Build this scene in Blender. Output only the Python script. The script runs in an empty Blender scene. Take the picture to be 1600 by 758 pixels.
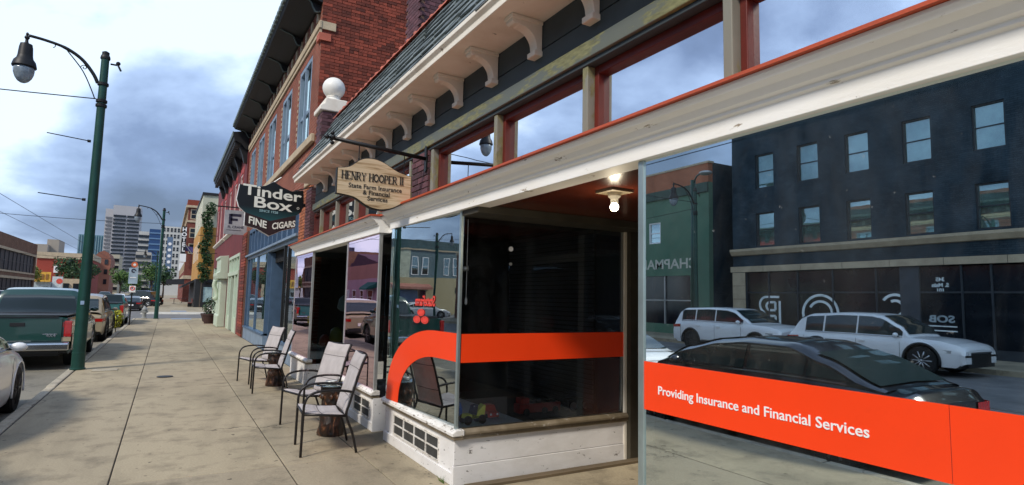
import bpy, math, random
from mathutils import Vector, Matrix
rnd = random.Random(7)
sc = bpy.context.scene
COL = sc.collection
R = math.radians

# ------------------------------------------------------------------ camera
cam_d = bpy.data.cameras.new('camera')
cam_d.sensor_width = 36.0
cam_d.lens = 36.0 * 920.0 / 1600.0
cam_d.clip_start = 0.05
cam_d.clip_end = 3000.0
cam = bpy.data.objects.new('camera', cam_d)
COL.objects.link(cam)
_y, _p, _r = R(30.2), R(5.5), R(1.2)
_F = Vector((math.sin(_y) * math.cos(_p), math.cos(_y) * math.cos(_p), math.sin(_p)))
_rt = Vector((math.cos(_y), -math.sin(_y), 0))
_up = _rt.cross(_F)
_r2 = math.cos(_r) * _rt + math.sin(_r) * _up
_u2 = -math.sin(_r) * _rt + math.cos(_r) * _up
cam.matrix_world = Matrix(((_r2.x, _u2.x, -_F.x, 0), (_r2.y, _u2.y, -_F.y, 0), (_r2.z, _u2.z, -_F.z, 1.65), (0, 0, 0, 1)))
sc.camera = cam

# ------------------------------------------------------------------ sky, sun, exposure
SUN_DIR = Vector((-0.66, -0.34, 0.67)).normalized()      # towards the sun
world = bpy.data.worlds.new('World')
sc.world = world
world.use_nodes = True
wn, wl = world.node_tree.nodes, world.node_tree.links
for n in list(wn): wn.remove(n)
def W(t, **kw):
    n = wn.new(t)
    for k, v in kw.items(): setattr(n, k, v)
    return n
w_out = W('ShaderNodeOutputWorld'); w_bg = W('ShaderNodeBackground'); w_bg.inputs[1].default_value = 0.115
w_sky = W('ShaderNodeTexSky', sky_type='NISHITA', sun_disc=False)
w_sky.sun_elevation = math.asin(SUN_DIR.z); w_sky.sun_rotation = math.atan2(SUN_DIR.x, SUN_DIR.y)
w_tc = W('ShaderNodeTexCoord'); w_sep = W('ShaderNodeSeparateXYZ')
wl.new(w_tc.outputs['Generated'], w_sep.inputs[0])
def wmath(op, a, b=None):
    n = W('ShaderNodeMath', operation=op)
    for i, v in enumerate((a, b)):
        if v is None: continue
        if isinstance(v, (int, float)): n.inputs[i].default_value = v
        else: wl.new(v, n.inputs[i])
    return n.outputs[0]
_den = wmath('ADD', wmath('MAXIMUM', w_sep.outputs[2], 0.0), 0.42)
_cx = wmath('DIVIDE', w_sep.outputs[0], _den); _cy = wmath('DIVIDE', w_sep.outputs[1], _den)
w_cmb = W('ShaderNodeCombineXYZ'); wl.new(_cx, w_cmb.inputs[0]); wl.new(_cy, w_cmb.inputs[1])
w_cmb.inputs[2].default_value = 11.9
w_n1 = W('ShaderNodeTexNoise'); w_n1.inputs['Scale'].default_value = 1.55; w_n1.inputs['Detail'].default_value = 7.0
w_n1.inputs['Roughness'].default_value = 0.52; w_n1.inputs['Distortion'].default_value = 0.15
wl.new(w_cmb.outputs[0], w_n1.inputs['Vector'])
w_ramp = W('ShaderNodeValToRGB'); wl.new(w_n1.outputs[0], w_ramp.inputs[0])
_e = w_ramp.color_ramp.elements
_e[0].position = 0.37; _e[0].color = (0.055, 0.078, 0.13, 1)
_e[1].position = 0.63; _e[1].color = (0.41, 0.49, 0.59, 1)
_m = _e.new(0.47); _m.color = (0.105, 0.148, 0.245, 1)
_m = _e.new(0.56); _m.color = (0.225, 0.30, 0.44, 1)
w_mul = W('ShaderNodeVectorMath', operation='SCALE'); w_mul.inputs['Scale'].default_value = 10.0
wl.new(w_ramp.outputs[0], w_mul.inputs[0])
w_mix = W('ShaderNodeMix', data_type='RGBA'); w_mix.inputs[0].default_value = 0.9
wl.new(w_sky.outputs[0], w_mix.inputs[6]); wl.new(w_mul.outputs[0], w_mix.inputs[7])
wl.new(w_mix.outputs[2], w_bg.inputs[0]); wl.new(w_bg.outputs[0], w_out.inputs[0])

sun_d = bpy.data.lights.new('sun', 'SUN'); sun_d.energy = 1.5; sun_d.angle = R(10); sun_d.color = (1.0, 0.93, 0.82)
sun = bpy.data.objects.new('sun', sun_d); COL.objects.link(sun)
sun.rotation_euler = (-SUN_DIR).to_track_quat('-Z', 'Y').to_euler()
vs = sc.view_settings
vs.view_transform = 'Standard'; vs.look = 'None'; vs.gamma = 1.0; vs.use_curve_mapping = False; vs.exposure = 1.06
sc.cycles.max_bounces = 8; sc.cycles.glossy_bounces = 5; sc.cycles.transparent_max_bounces = 16
sc.cycles.diffuse_bounces = 3
sc.cycles.sample_clamp_indirect = 6.0

# ------------------------------------------------------------------ materials
MATS = {}
def newmat(name):
    m = bpy.data.materials.new(name); m.use_nodes = True
    nt = m.node_tree
    return m, nt, nt.nodes, nt.links, nt.nodes['Principled BSDF']
def c4(c): return (c[0], c[1], c[2], 1.0)
def setp(b, rough=.6, metal=0, spec=.5, coat=0):
    b.inputs['Roughness'].default_value = rough; b.inputs['Metallic'].default_value = metal
    b.inputs['Specular IOR Level'].default_value = spec; b.inputs['Coat Weight'].default_value = coat
    b.inputs['Coat Roughness'].default_value = .04
def noise(nt, co, scale, detail=4, rough=.55, dist=0):
    n = nt.nodes.new('ShaderNodeTexNoise'); n.inputs['Scale'].default_value = scale
    n.inputs['Detail'].default_value = detail; n.inputs['Roughness'].default_value = rough; n.inputs['Distortion'].default_value = dist
    nt.links.new(co, n.inputs['Vector']); return n.outputs[0]
def ramp(nt, fac, stops):
    r = nt.nodes.new('ShaderNodeValToRGB'); nt.links.new(fac, r.inputs[0])
    el = r.color_ramp.elements
    el[0].position, el[0].color = stops[0][0], c4(stops[0][1]); el[1].position, el[1].color = stops[-1][0], c4(stops[-1][1])
    for p, c in stops[1:-1]:
        k = el.new(p); k.color = c4(c)
    return r.outputs[0]
def mixc(nt, fac, a, b, mode='MIX'):
    n = nt.nodes.new('ShaderNodeMix'); n.data_type = 'RGBA'; n.blend_type = mode
    for i, v in ((0, fac), (6, a), (7, b)):
        if isinstance(v, (int, float)): n.inputs[i].default_value = v
        elif isinstance(v, tuple): n.inputs[i].default_value = c4(v)
        else: nt.links.new(v, n.inputs[i])
    return n.outputs[2]
def bump(nt, b, h, strength=.2, dist=.02):
    n = nt.nodes.new('ShaderNodeBump'); n.inputs['Strength'].default_value = strength; n.inputs['Distance'].default_value = dist
    nt.links.new(h, n.inputs['Height']); nt.links.new(n.outputs[0], b.inputs['Normal'])
def objco(nt): return nt.nodes.new('ShaderNodeTexCoord').outputs['Object']
def scaled(nt, co, s):
    n = nt.nodes.new('ShaderNodeMapping'); n.inputs['Scale'].default_value = s; nt.links.new(co, n.inputs[0]); return n.outputs[0]

def plain(name, col, rough=.6, metal=0, var=.25, scale=3., bmp=.15, bscale=60., spec=.5, coat=0, stretch=None, rnd_obj=0., rnd_isl=0.):
    """base colour broken by two noises, fine relief; optional per-object / per-island variation"""
    if name in MATS: return MATS[name]
    m, nt, N, L, b = newmat(name)
    setp(b, rough, metal, spec, coat)
    co = objco(nt)
    if stretch: co = scaled(nt, co, stretch)
    f = noise(nt, co, scale, 6, .6)
    lo = tuple(max(0, c * (1 - var)) for c in col); hi = tuple(min(1, c * (1 + var)) for c in col)
    c = ramp(nt, f, [(.28, lo), (.5, col), (.72, hi)])
    if rnd_obj or rnd_isl:
        if rnd_obj:
            v = N.new('ShaderNodeObjectInfo').outputs['Random']; k = rnd_obj
        else:
            v = N.new('ShaderNodeNewGeometry').outputs['Random Per Island']; k = rnd_isl
        g = ramp(nt, v, [(0, (1 - k,) * 3), (1, (1 + k, 1 + k * .8, 1 + k * .7))])
        c = mixc(nt, 1.0, c, g, 'MULTIPLY')
    L.new(c, b.inputs['Base Color'])
    if bmp:
        bump(nt, b, noise(nt, co, bscale, 3), bmp, .01)
    MATS[name] = m; return m

def peeling(name, col, under, amount=.42, scale=6., rough=.55, stretch=(1, 1, 1), grime=(.45, .38, .28)):
    m, nt, N, L, b = newmat(name); setp(b, rough)
    co = scaled(nt, objco(nt), stretch)
    f = noise(nt, co, scale, 9, .68, .3)
    mask = ramp(nt, f, [(amount - .02, (1, 1, 1)), (amount + .02, (0, 0, 0))])
    g = noise(nt, co, scale * .35, 5, .6)
    base = mixc(nt, ramp(nt, g, [(.42, (0, 0, 0)), (.75, (.55, .55, .55))]), col, grime)
    u = ramp(nt, noise(nt, co, 25, 4), [(.3, tuple(x * .5 for x in under)), (.7, under)])
    L.new(mixc(nt, mask, base, u), b.inputs['Base Color'])
    bump(nt, b, f, .3, .01)
    MATS[name] = m; return m

def glass(name, refl=.5, tint=(.86, .93, .95), see=(.75, .85, .85), wave=.02, wscale=1.2, dust=0.):
    m, nt, N, L, b = newmat(name)
    N.remove(b); out = N['Material Output']
    gl = N.new('ShaderNodeBsdfGlossy'); gl.inputs['Roughness'].default_value = 0.0; gl.inputs['Color'].default_value = c4(tint)
    tr = N.new('ShaderNodeBsdfTransparent'); tr.inputs['Color'].default_value = c4(see)
    fr = N.new('ShaderNodeFresnel'); fr.inputs['IOR'].default_value = 1.5
    ma = N.new('ShaderNodeMath'); ma.operation = 'MULTIPLY_ADD'; ma.use_clamp = True
    L.new(fr.outputs[0], ma.inputs[0]); ma.inputs[1].default_value = 1.0 - refl; ma.inputs[2].default_value = refl
    bp = N.new('ShaderNodeBump'); bp.inputs['Strength'].default_value = wave; bp.inputs['Distance'].default_value = .05
    L.new(noise(nt, objco(nt), wscale, 2), bp.inputs['Height']); L.new(bp.outputs[0], gl.inputs['Normal'])
    mx = N.new('ShaderNodeMixShader'); L.new(ma.outputs[0], mx.inputs[0]); L.new(tr.outputs[0], mx.inputs[1]); L.new(gl.outputs[0], mx.inputs[2])
    if dust:
        du = N.new('ShaderNodeBsdfDiffuse'); du.inputs['Color'].default_value = (.55, .58, .58, 1)
        co = objco(nt); sm = noise(nt, scaled(nt, co, (1, 1, .4)), 1.6, 8, .7, 1.2); sp = noise(nt, co, 38, 2, .5)
        f1 = ramp(nt, sm, [(.42, (0, 0, 0)), (.75, (dust,) * 3)]); f2 = ramp(nt, sp, [(.745, (0, 0, 0)), (.77, (.16,) * 3)])
        fd = mixc(nt, 1.0, f1, f2, 'ADD'); m2 = N.new('ShaderNodeMixShader'); L.new(fd, m2.inputs[0]); L.new(mx.outputs[0], m2.inputs[1]); L.new(du.outputs[0], m2.inputs[2]); mx = m2
    L.new(mx.outputs[0], out.inputs['Surface'])
    MATS[name] = m; return m

def brickmat(name, c1, c2, mortar, bw=.21, bh=.075, rough=.85, soot=.3):
    if name in MATS: return MATS[name]
    m, nt, N, L, b = newmat(name); setp(b, rough, spec=.2)
    co = objco(nt); s = N.new('ShaderNodeSeparateXYZ'); L.new(co, s.inputs[0])
    a = N.new('ShaderNodeMath'); a.operation = 'ADD'; L.new(s.outputs[0], a.inputs[0]); L.new(s.outputs[1], a.inputs[1])
    cb = N.new('ShaderNodeCombineXYZ'); L.new(a.outputs[0], cb.inputs[0]); L.new(s.outputs[2], cb.inputs[1])
    br = N.new('ShaderNodeTexBrick'); L.new(cb.outputs[0], br.inputs['Vector'])
    br.inputs['Color1'].default_value = c4(c1); br.inputs['Color2'].default_value = c4(c2); br.inputs['Mortar'].default_value = c4(mortar)
    br.inputs['Scale'].default_value = 1.0; br.inputs['Brick Width'].default_value = bw; br.inputs['Row Height'].default_value = bh
    br.inputs['Mortar Size'].default_value = .006; br.inputs['Bias'].default_value = -.2
    f = noise(nt, co, .9, 6, .65)
    c = mixc(nt, 1.0, br.outputs[0], ramp(nt, f, [(.3, (1 - soot,) * 3), (.7, (1 + soot * .6,) * 3)]), 'MULTIPLY')
    L.new(c, b.inputs['Base Color']); bump(nt, b, br.outputs['Fac'], -.4, .01)
    MATS[name] = m; return m

def emit(name, col, s):
    m, nt, N, L, b = newmat(name); b.inputs['Base Color'].default_value = c4(col)
    b.inputs['Emission Color'].default_value = c4(col); b.inputs['Emission Strength'].default_value = s
    MATS[name] = m; return m

def concrete(name, a, bcol, dark):
    m, nt, N, L, b = newmat(name); setp(b, .8, spec=.25)
    co = objco(nt)
    n1 = noise(nt, scaled(nt, co, (1, .35, 1)), .55, 7, .62, .4); n2 = noise(nt, co, 2.6, 6, .65); n3 = noise(nt, co, 55, 3, .6)
    c = ramp(nt, n1, [(.30, bcol), (.5, a), (.72, tuple(x * 1.14 for x in a))])
    c = mixc(nt, ramp(nt, n2, [(.50, (0, 0, 0)), (.68, (.55, .55, .55))]), c, dark)
    sp = noise(nt, co, 11, 2, .5)
    c = mixc(nt, ramp(nt, sp, [(.70, (0, 0, 0)), (.73, (.7, .7, .7))]), c, tuple(x * .4 for x in dark))
    vo = N.new('ShaderNodeTexVoronoi'); vo.feature = 'DISTANCE_TO_EDGE'; vo.inputs['Scale'].default_value = .33
    wv = N.new('ShaderNodeVectorMath'); wv.operation = 'ADD'; L.new(co, wv.inputs[0])
    nz = N.new('ShaderNodeTexNoise'); nz.inputs['Scale'].default_value = 2.2; nz.inputs['Detail'].default_value = 6; L.new(co, nz.inputs['Vector']); L.new(nz.outputs['Color'], wv.inputs[1]); L.new(wv.outputs[0], vo.inputs['Vector'])
    ck = ramp(nt, vo.outputs['Distance'], [(.0015, (.75, .75, .75)), (.005, (0, 0, 0))])
    ck = mixc(nt, 1.0, ck, ramp(nt, noise(nt, co, .35, 2), [(.52, (0, 0, 0)), (.58, (1, 1, 1))]), 'MULTIPLY')
    c = mixc(nt, ck, c, tuple(x * .35 for x in dark))
    c = mixc(nt, 1.0, c, ramp(nt, n3, [(.3, (.86,) * 3), (.7, (1.1,) * 3)]), 'MULTIPLY')
    v = N.new('ShaderNodeObjectInfo').outputs['Random']
    c = mixc(nt, 1.0, c, ramp(nt, v, [(0, (.90, .90, .91)), (1, (1.06, 1.05, 1.03))]), 'MULTIPLY')
    L.new(c, b.inputs['Base Color']); bump(nt, b, n3, .25, .006)
    MATS[name] = m; return m

def leafmat(name, c1, c2):
    m, nt, N, L, b = newmat(name); setp(b, .5, spec=.3)
    v = N.new('ShaderNodeNewGeometry').outputs['Random Per Island']
    L.new(ramp(nt, v, [(0, c1), (1, c2)]), b.inputs['Base Color'])
    MATS[name] = m; return m

def paint(name, col, rough=.28, metal=.0):
    return plain(name, col, rough, metal, .05, 2., 0, coat=.8)

m_side = concrete('sidewalk_concrete', (.405, .342, .235), (.235, .20, .138), (.13, .11, .078))
m_joint = plain('joint_dirt', (.055, .048, .04), .95)
m_kerb = concrete('kerb_concrete', (.48, .43, .33), (.26, .23, .17), (.10, .085, .07))
m_lane = concrete('parking_lane', (.27, .25, .20), (.20, .185, .15), (.12, .11, .09))
m_asph = plain('asphalt', (.16, .155, .15), .9, 0, .3, 1.2, .3, 90)
m_ground = plain('ground_far', (.20, .19, .165), .95, 0, .2, .1)
m_paintline = plain('line_paint', (.7, .7, .66), .8)
m_white = peeling('peeling_white', (.95, .94, .91), (.42, .34, .25), .34, 10., stretch=(1, .4, 1.6), grime=(.86, .82, .72))
m_whiteside = peeling('peeling_board', (.82, .80, .78), (.18, .16, .14), .358, 13., stretch=(.8, .8, 1.5), grime=(.62, .59, .55))
m_cream = peeling('cream_trim', (.86, .80, .69), (.36, .29, .21), .325, 7., grime=(.60, .50, .38))
m_sill = peeling('weathered_sill', (.82, .79, .74), (.20, .15, .10), .41, 22., stretch=(1, .7, 2.5))
m_brownsill = peeling('brown_sill', (.15, .115, .07), (.55, .5, .42), .36, 12.)
m_redlip = peeling('red_lip', (.52, .085, .03), (.22, .07, .04), .36, 6., grime=(.33, .07, .035))
m_redframe = plain('red_frame', (.11, .012, .006), .5, 0, .35, 3, .1)
m_frieze = plain('frieze_grey', (.045, .062, .069), .7, 0, .25, 2.5, .1)
m_beam = peeling('mossy_beam', (.12, .14, .125), (.26, .26, .12), .47, 3.5, stretch=(1, .5, 2), grime=(.17, .17, .10))
m_post = peeling('mossy_post', (.24, .24, .20), (.30, .28, .14), .45, 5., stretch=(1, 1, .5), grime=(.2, .18, .12))
m_slate = plain('slate', (.15, .185, .185), .55, 0, .25, 5, .3, 30, rnd_obj=.4)
m_terra = plain('terracotta', (.46, .12, .07), .7, 0, .2, 4, .1, rnd_obj=.2)
m_pbrick = plain('purple_brick', (.105, .045, .055), .75, 0, .25, 8, .4, 70, rnd_obj=.4)
m_mortar = plain('mortar', (.26, .20, .17), .95, 0, .2, 8)
m_dmortar = plain('dark_mortar', (.16, .095, .07), .95, 0, .2, 8)
m_rbrick = plain('red_brick', (.21, .045, .025), .85, 0, .35, 5, .5, 70, rnd_obj=.5)
m_rbrick_s = plain('red_brick_many', (.21, .045, .025), .85, 0, .35, 5, .5, 70, rnd_isl=.5)
m_obrick = plain('orange_brick', (.36, .12, .05), .85, 0, .25, 8, .4, 70, rnd_obj=.35)
m_black = plain('black_gloss', (.006, .006, .007), .25)
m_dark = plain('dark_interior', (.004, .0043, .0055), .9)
m_blind = plain('navy_blind', (.022, .025, .033), .6, 0, .5, 2.5)
m_recess = plain('recess_ceiling_red', (.11, .022, .011), .25, 0, .3, 2, 0, coat=.3)
m_olive = plain('olive_frame', (.045, .038, .025), .6, 0, .3, 5, .1)
m_alu = plain('teal_aluminium', (.42, .50, .50), .35, .7, .15, 5, .05)
m_doorf = plain('door_frame_grey', (.16, .18, .18), .5, .3)
m_alud = plain('dull_aluminium', (.50, .50, .48), .45, .6, .15, 5, .05)
m_redband = plain('red_vinyl', (1.0, .062, .010), .3, 0, .06, 1.2, .04, 3)
m_text_w = plain('white_vinyl', (.9, .88, .86), .5, 0, .03, 2, 0)
m_glass_r = glass('shop_glass', .84, (.90, 1.0, 1.0), (.85, .9, .9), wave=.012, wscale=.9, dust=.05)
m_glass_l = glass('shop_glass_old', .40, (.88, .98, 1.0), (.97, .99, .99), wave=.02, wscale=1.3, dust=.05)
m_glass_p = glass('pink_reflection_glass', .62, (1.0, .78, .90), wave=.02, wscale=1.3)  # pink of the reflected shop opposite is strengthened by tinting the glass
m_glass_s = glass('side_glass', .03, (.85, .9, .95), (.97, .98, .98), wave=.02, dust=.02)
m_glass_t = glass('transom_glass', .90, (.94, .96, .98), wave=.02)
m_glass_b = glass('window_glass_far', .60, (.75, .9, .9), wave=.015)
m_glass_d = glass('window_glass_dim', .12, (.8, .9, .95), wave=.015)
m_pane_matte = plain('far_pane', (.018, .022, .026), .55, 0, .3, .5, 0)
m_glass_dark = plain('dark_pane', (.012, .016, .02), .06, 0, .2, 1, 0)
m_green = plain('lamp_green', (.010, .060, .045), .4, .2, .25, 3, .1)
m_iron = plain('black_iron', (.010, .010, .011), .5, .3, .3, 8, .1)
m_bronze = plain('chair_frame', (.018, .015, .014), .38, .4, .2, 8, .03)
m_sling = plain('sling_fabric', (.47, .43, .42), .85, 0, .12, 9, .5, 380)
m_globe = plain('white_ball', (.82, .80, .74), .45, 0, .08, 3, .05)
m_blue = plain('blue_paint', (.07, .125, .21), .5, 0, .2, 3, .08)
m_blueL = plain('blue_paint_light', (.19, .26, .35), .5, 0, .2, 3, .08)
m_paleg = peeling('pale_green_paint', (.52, .60, .47), (.28, .30, .22), .30, 5., grime=(.42, .47, .36))
m_redpaint = plain('red_painted_wall', (.15, .018, .018), .75, 0, .2, 1.4, .2)
m_tan = plain('limestone', (.50, .40, .27), .8, 0, .2, 2, .15)
m_dkcornice = plain('dark_cornice', (.007, .007, .009), .6, 0, .3, 4, .1)
m_slatetop = plain('cornice_slate', (.10, .135, .125), .6, 0, .3, 4, .1)
m_rubber = plain('tyre_rubber', (.012, .012, .012), .8, 0, .2, 8, .1)
m_rim = plain('alloy', (.42, .43, .44), .3, .9, .1, 6, 0)
m_rimdark = plain('dark_alloy', (.03, .03, .032), .35, .7, .1, 6, 0)
m_chrome = plain('chrome', (.62, .62, .62), .15, 1, .05, 3, 0)
m_trimblack = plain('black_trim', (.012, .012, .013), .5)
m_carglass = plain('car_glass', (.022, .034, .034), .03, 0, .1, 1, 0, spec=.9)
m_tail = plain('tail_lamp', (.42, .012, .01), .15, 0, .2, 20, 0, coat=.8)
m_head = plain('head_lamp', (.45, .48, .5), .12, .3, .2, 20, 0, coat=.8)
m_bark = plain('bark', (.08, .06, .045), .95, 0, .3, 6, .5, 30)
m_leaf = leafmat('leaf_green', (.025, .065, .012), (.11, .19, .035))
m_leafd = leafmat('leaf_dark', (.012, .035, .012), (.05, .10, .03))
# ------------------------------------------------------------------ mesh helpers
class MB:
    def __init__(s): s.v = []; s.f = []
    def add(s, vs, fs):
        o = len(s.v); s.v += [tuple(v) for v in vs]; s.f += [tuple(i + o for i in f) for f in fs]; return s
    def box(s, x0, x1, y0, y1, z0, z1):
        if x0 > x1: x0, x1 = x1, x0
        if y0 > y1: y0, y1 = y1, y0
        if z0 > z1: z0, z1 = z1, z0
        return s.add([(x0,y0,z0),(x1,y0,z0),(x1,y1,z0),(x0,y1,z0),(x0,y0,z1),(x1,y0,z1),(x1,y1,z1),(x0,y1,z1)],
                     [(0,3,2,1),(4,5,6,7),(0,1,5,4),(1,2,6,5),(2,3,7,6),(3,0,4,7)])
    def prism(s, prof, axis, a, b):
        """closed 2D profile swept from a to b along axis; x: (y,z)  y: (x,z)  z: (x,y)"""
        n = len(prof)
        def P(p, t): return (t, p[0], p[1]) if axis == 'x' else ((p[0], t, p[1]) if axis == 'y' else (p[0], p[1], t))
        vs = [P(p, a) for p in prof] + [P(p, b) for p in prof]
        fs = [(i, (i + 1) % n, n + (i + 1) % n, n + i) for i in range(n)] + [tuple(range(n - 1, -1, -1)), tuple(range(n, 2 * n))]
        return s.add(vs, fs)
    def tube(s, path, r, n=8, cap=True):
        path = [Vector(p) for p in path]; rs = r if isinstance(r, (list, tuple)) else [r] * len(path)
        vs = []; fs = []; prev = None
        for i, p in enumerate(path):
            d = (path[min(i + 1, len(path) - 1)] - path[max(i - 1, 0)])
            if d.length < 1e-9: d = Vector((0, 0, 1))
            d.normalize()
            if prev is None: u = d.orthogonal().normalized()
            else:
                u = prev - d * prev.dot(d)
                u = u.normalized() if u.length > 1e-6 else d.orthogonal().normalized()
            w = d.cross(u); prev = u
            vs += [p + rs[i] * (math.cos(2*math.pi*k/n) * u + math.sin(2*math.pi*k/n) * w) for k in range(n)]
        for i in range(len(path) - 1):
            fs += [(i*n+k, i*n+(k+1) % n, (i+1)*n+(k+1) % n, (i+1)*n+k) for k in range(n)]
        if cap:
            fs.append(tuple(range(n - 1, -1, -1))); fs.append(tuple((len(path)-1)*n + k for k in range(n)))
        return s.add(vs, fs)
    def lathe(s, prof, c=(0, 0, 0), n=20, axis='z'):
        vs = []; fs = []
        for r, z in prof:
            for k in range(n):
                a = 2*math.pi*k/n; p = (r*math.cos(a), r*math.sin(a), z)
                if axis == 'x': p = (p[2], p[0], p[1])
                elif axis == 'y': p = (p[0], p[2], p[1])
                vs.append((p[0]+c[0], p[1]+c[1], p[2]+c[2]))
        for i in range(len(prof) - 1):
            fs += [(i*n+k, i*n+(k+1) % n, (i+1)*n+(k+1) % n, (i+1)*n+k) for k in range(n)]
        fs.append(tuple(range(n - 1, -1, -1))); fs.append(tuple((len(prof)-1)*n + k for k in range(n)))
        return s.add(vs, fs)
    def ball(s, c, r, nu=20, nv=12, sz=1.):
        return s.lathe([(max(1e-4, r*math.sin(math.pi*i/nv)), -r*sz*math.cos(math.pi*i/nv)) for i in range(nv+1)], c, nu)
    def grid(s, rows, closed=False):
        n = len(rows[0]); vs = [p for row in rows for p in row]; fs = []
        for i in range(len(rows) - 1):
            for k in range(n - (0 if closed else 1)):
                fs.append((i*n+k, i*n+(k+1) % n, (i+1)*n+(k+1) % n, (i+1)*n+k))
        return s.add(vs, fs)
    def slab(s, outline, axis, a, b): return s.prism(outline, axis, a, b)
    def mesh(s, name, mat, smooth=False):
        me = bpy.data.meshes.new(name); me.from_pydata(s.v, [], s.f); me.validate()
        if mat: me.materials.append(mat)
        import bmesh
        bm = bmesh.new(); bm.from_mesh(me); bmesh.ops.recalc_face_normals(bm, faces=bm.faces); bm.to_mesh(me); bm.free()
        if smooth:
            me.polygons.foreach_set('use_smooth', [True] * len(me.polygons))
            if smooth == 'auto': me.set_sharp_from_angle(angle=R(35))
        return me
    def build(s, name, mat, parent=None, smooth=False, bevel=0):
        return link(name, s.mesh(name, mat, smooth), parent, bevel)

def link(name, me, parent=None, bevel=0):
    o = bpy.data.objects.new(name, me); COL.objects.link(o)
    if parent is not None:
        o.parent = parent
        if parent.type == 'EMPTY': o.location = -parent.location
    if bevel:
        md = o.modifiers.new('bevel', 'BEVEL'); md.width = bevel; md.segments = 2; md.limit_method = 'ANGLE'; md.angle_limit = R(40)
    return o
def tag(o, label, cat, group=None):
    o['label'] = label; o['category'] = cat
    if group: o['group'] = group
    return o
def thing(name, label, cat, loc=(0, 0, 0), group=None):
    o = bpy.data.objects.new(name, None); COL.objects.link(o); o.location = loc; o.empty_display_size = .2
    return tag(o, label, cat, group)
def struct(o):
    o['kind'] = 'structure'; return o
def stuff(o):
    o['kind'] = 'stuff'; return o
def copy_tree(o, parent=None):
    c = o.copy(); COL.objects.link(c)
    if parent is not None: c.parent = parent
    for ch in list(o.children): copy_tree(ch, c)
    return c
def bx(*a): return MB().box(*a)
def piece(name, me, parent, loc, rot=None, scale=None):
    """a shared-mesh piece under a part or a thing; loc in world coordinates"""
    o = bpy.data.objects.new(name, me); COL.objects.link(o); o.parent = parent
    base = parent.location.copy() if parent.type == 'EMPTY' else Vector((0, 0, 0))
    o.location = Vector(loc) - base
    if rot: o.rotation_euler = rot
    if scale: o.scale = scale
    return o

def text_mb(txt, size, right, up, origin, depth=.004, bold=0., align='LEFT', xs=1., shear=0., spacing=1.):
    """lettering as a solid: laid out along right/up from origin"""
    cu = bpy.data.curves.new('lettering', 'FONT'); cu.body = txt; cu.size = size; cu.align_x = align
    cu.offset = bold; cu.shear = shear; cu.space_character = spacing; cu.resolution_u = 3; cu.extrude = depth / 2
    ob = bpy.data.objects.new('lettering', cu); COL.objects.link(ob)
    dg = bpy.context.evaluated_depsgraph_get()
    me = ob.evaluated_get(dg).to_mesh()
    rt, u, o = Vector(right), Vector(up), Vector(origin); nrm = rt.cross(u)
    vs = [o + rt * (v.co.x * xs) + u * v.co.y + nrm * v.co.z for v in me.vertices]
    fs = [tuple(p.vertices) for p in me.polygons]
    m = MB(); m.add(vs, fs)
    ob.evaluated_get(dg).to_mesh_clear()
    bpy.data.objects.remove(ob); bpy.data.curves.remove(cu)
    return m
def strokes(m, segs, right, up, origin, depth):
    """flat bars given as (x0,y0,x1,y1,width) in a sign's plane, made solid"""
    rt, u, o = Vector(right), Vector(up), Vector(origin); n = rt.cross(u)
    for x0, y0, x1, y1, w in segs:
        d = Vector((x1-x0, y1-y0)); ln = d.length or 1; d /= ln; q = Vector((-d.y, d.x)) * (w/2)
        p = [(x0+q.x, y0+q.y), (x0-q.x, y0-q.y), (x1-q.x, y1-q.y), (x1+q.x, y1+q.y)]
        a = [o + rt*a_ + u*b_ for a_, b_ in p]; b = [v + n*depth for v in a]
        m.add(a + b, [(0,1,2,3),(4,5,6,7),(0,1,5,4),(1,2,6,5),(2,3,7,6),(3,0,4,7)])
    return m
def arc_strip(m, cx, cy, r, w, a0, a1, right, up, origin, depth, n=24, ey=1.):
    rt, u, o = Vector(right), Vector(up), Vector(origin); nr = rt.cross(u)
    rows = []
    for i in range(n + 1):
        a = R(a0 + (a1 - a0) * i / n); c, s_ = math.cos(a), math.sin(a)
        i_ = o + rt*(cx + (r-w/2)*c) + u*(cy + (r-w/2)*s_*ey); e = o + rt*(cx + (r+w/2)*c) + u*(cy + (r+w/2)*s_*ey)
        rows.append([i_, e, e + nr*depth, i_ + nr*depth])
    m.grid(rows, True); return m
YX = dict(right=(0, -1, 0), up=(0, 0, 1))       # lettering on a face looking towards -x
XZ = dict(right=(1, 0, 0), up=(0, 0, 1))        # lettering on a face looking towards -y
YO = dict(right=(0, 1, 0), up=(0, 0, 1))        # lettering on a face looking towards +x

def window(parent, x, y0, y1, z0, z1, face, frame_m, glass_m, fw=.07, depth=.12, sash=True, sill=None, mid=.5, back=m_dark, name='window'):
    """sash window in a wall whose outer face is at x and looks towards face*x; frame is a part, pane and sill its sub-parts"""
    f = face; m = MB()
    a, b = sorted((x + f*.015, x - f*depth))
    m.box(a, b, y0, y0+fw, z0, z1); m.box(a, b, y1-fw, y1, z0, z1); m.box(a, b, y0+fw, y1-fw, z0, z0+fw); m.box(a, b, y0+fw, y1-fw, z1-fw, z1)
    if sash:
        zm = z0 + (z1-z0)*mid; m.box(x - f*.03, x - f*.085, y0+fw, y1-fw, zm-fw*.4, zm+fw*.4)
    o = m.build(name, frame_m, parent)
    bx(x - f*.062, x - f*.068, y0+fw*.9, y1-fw*.9, z0+fw*.9, z1-fw*.9).build('pane', glass_m, o)
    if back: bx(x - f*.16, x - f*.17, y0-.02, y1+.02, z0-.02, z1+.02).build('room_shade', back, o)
    if sill: bx(x + f*.08, x - f*.05, y0-.08, y1+.08, z0-.14, z0-.01).build('sill', sill, o)
    return o

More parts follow.
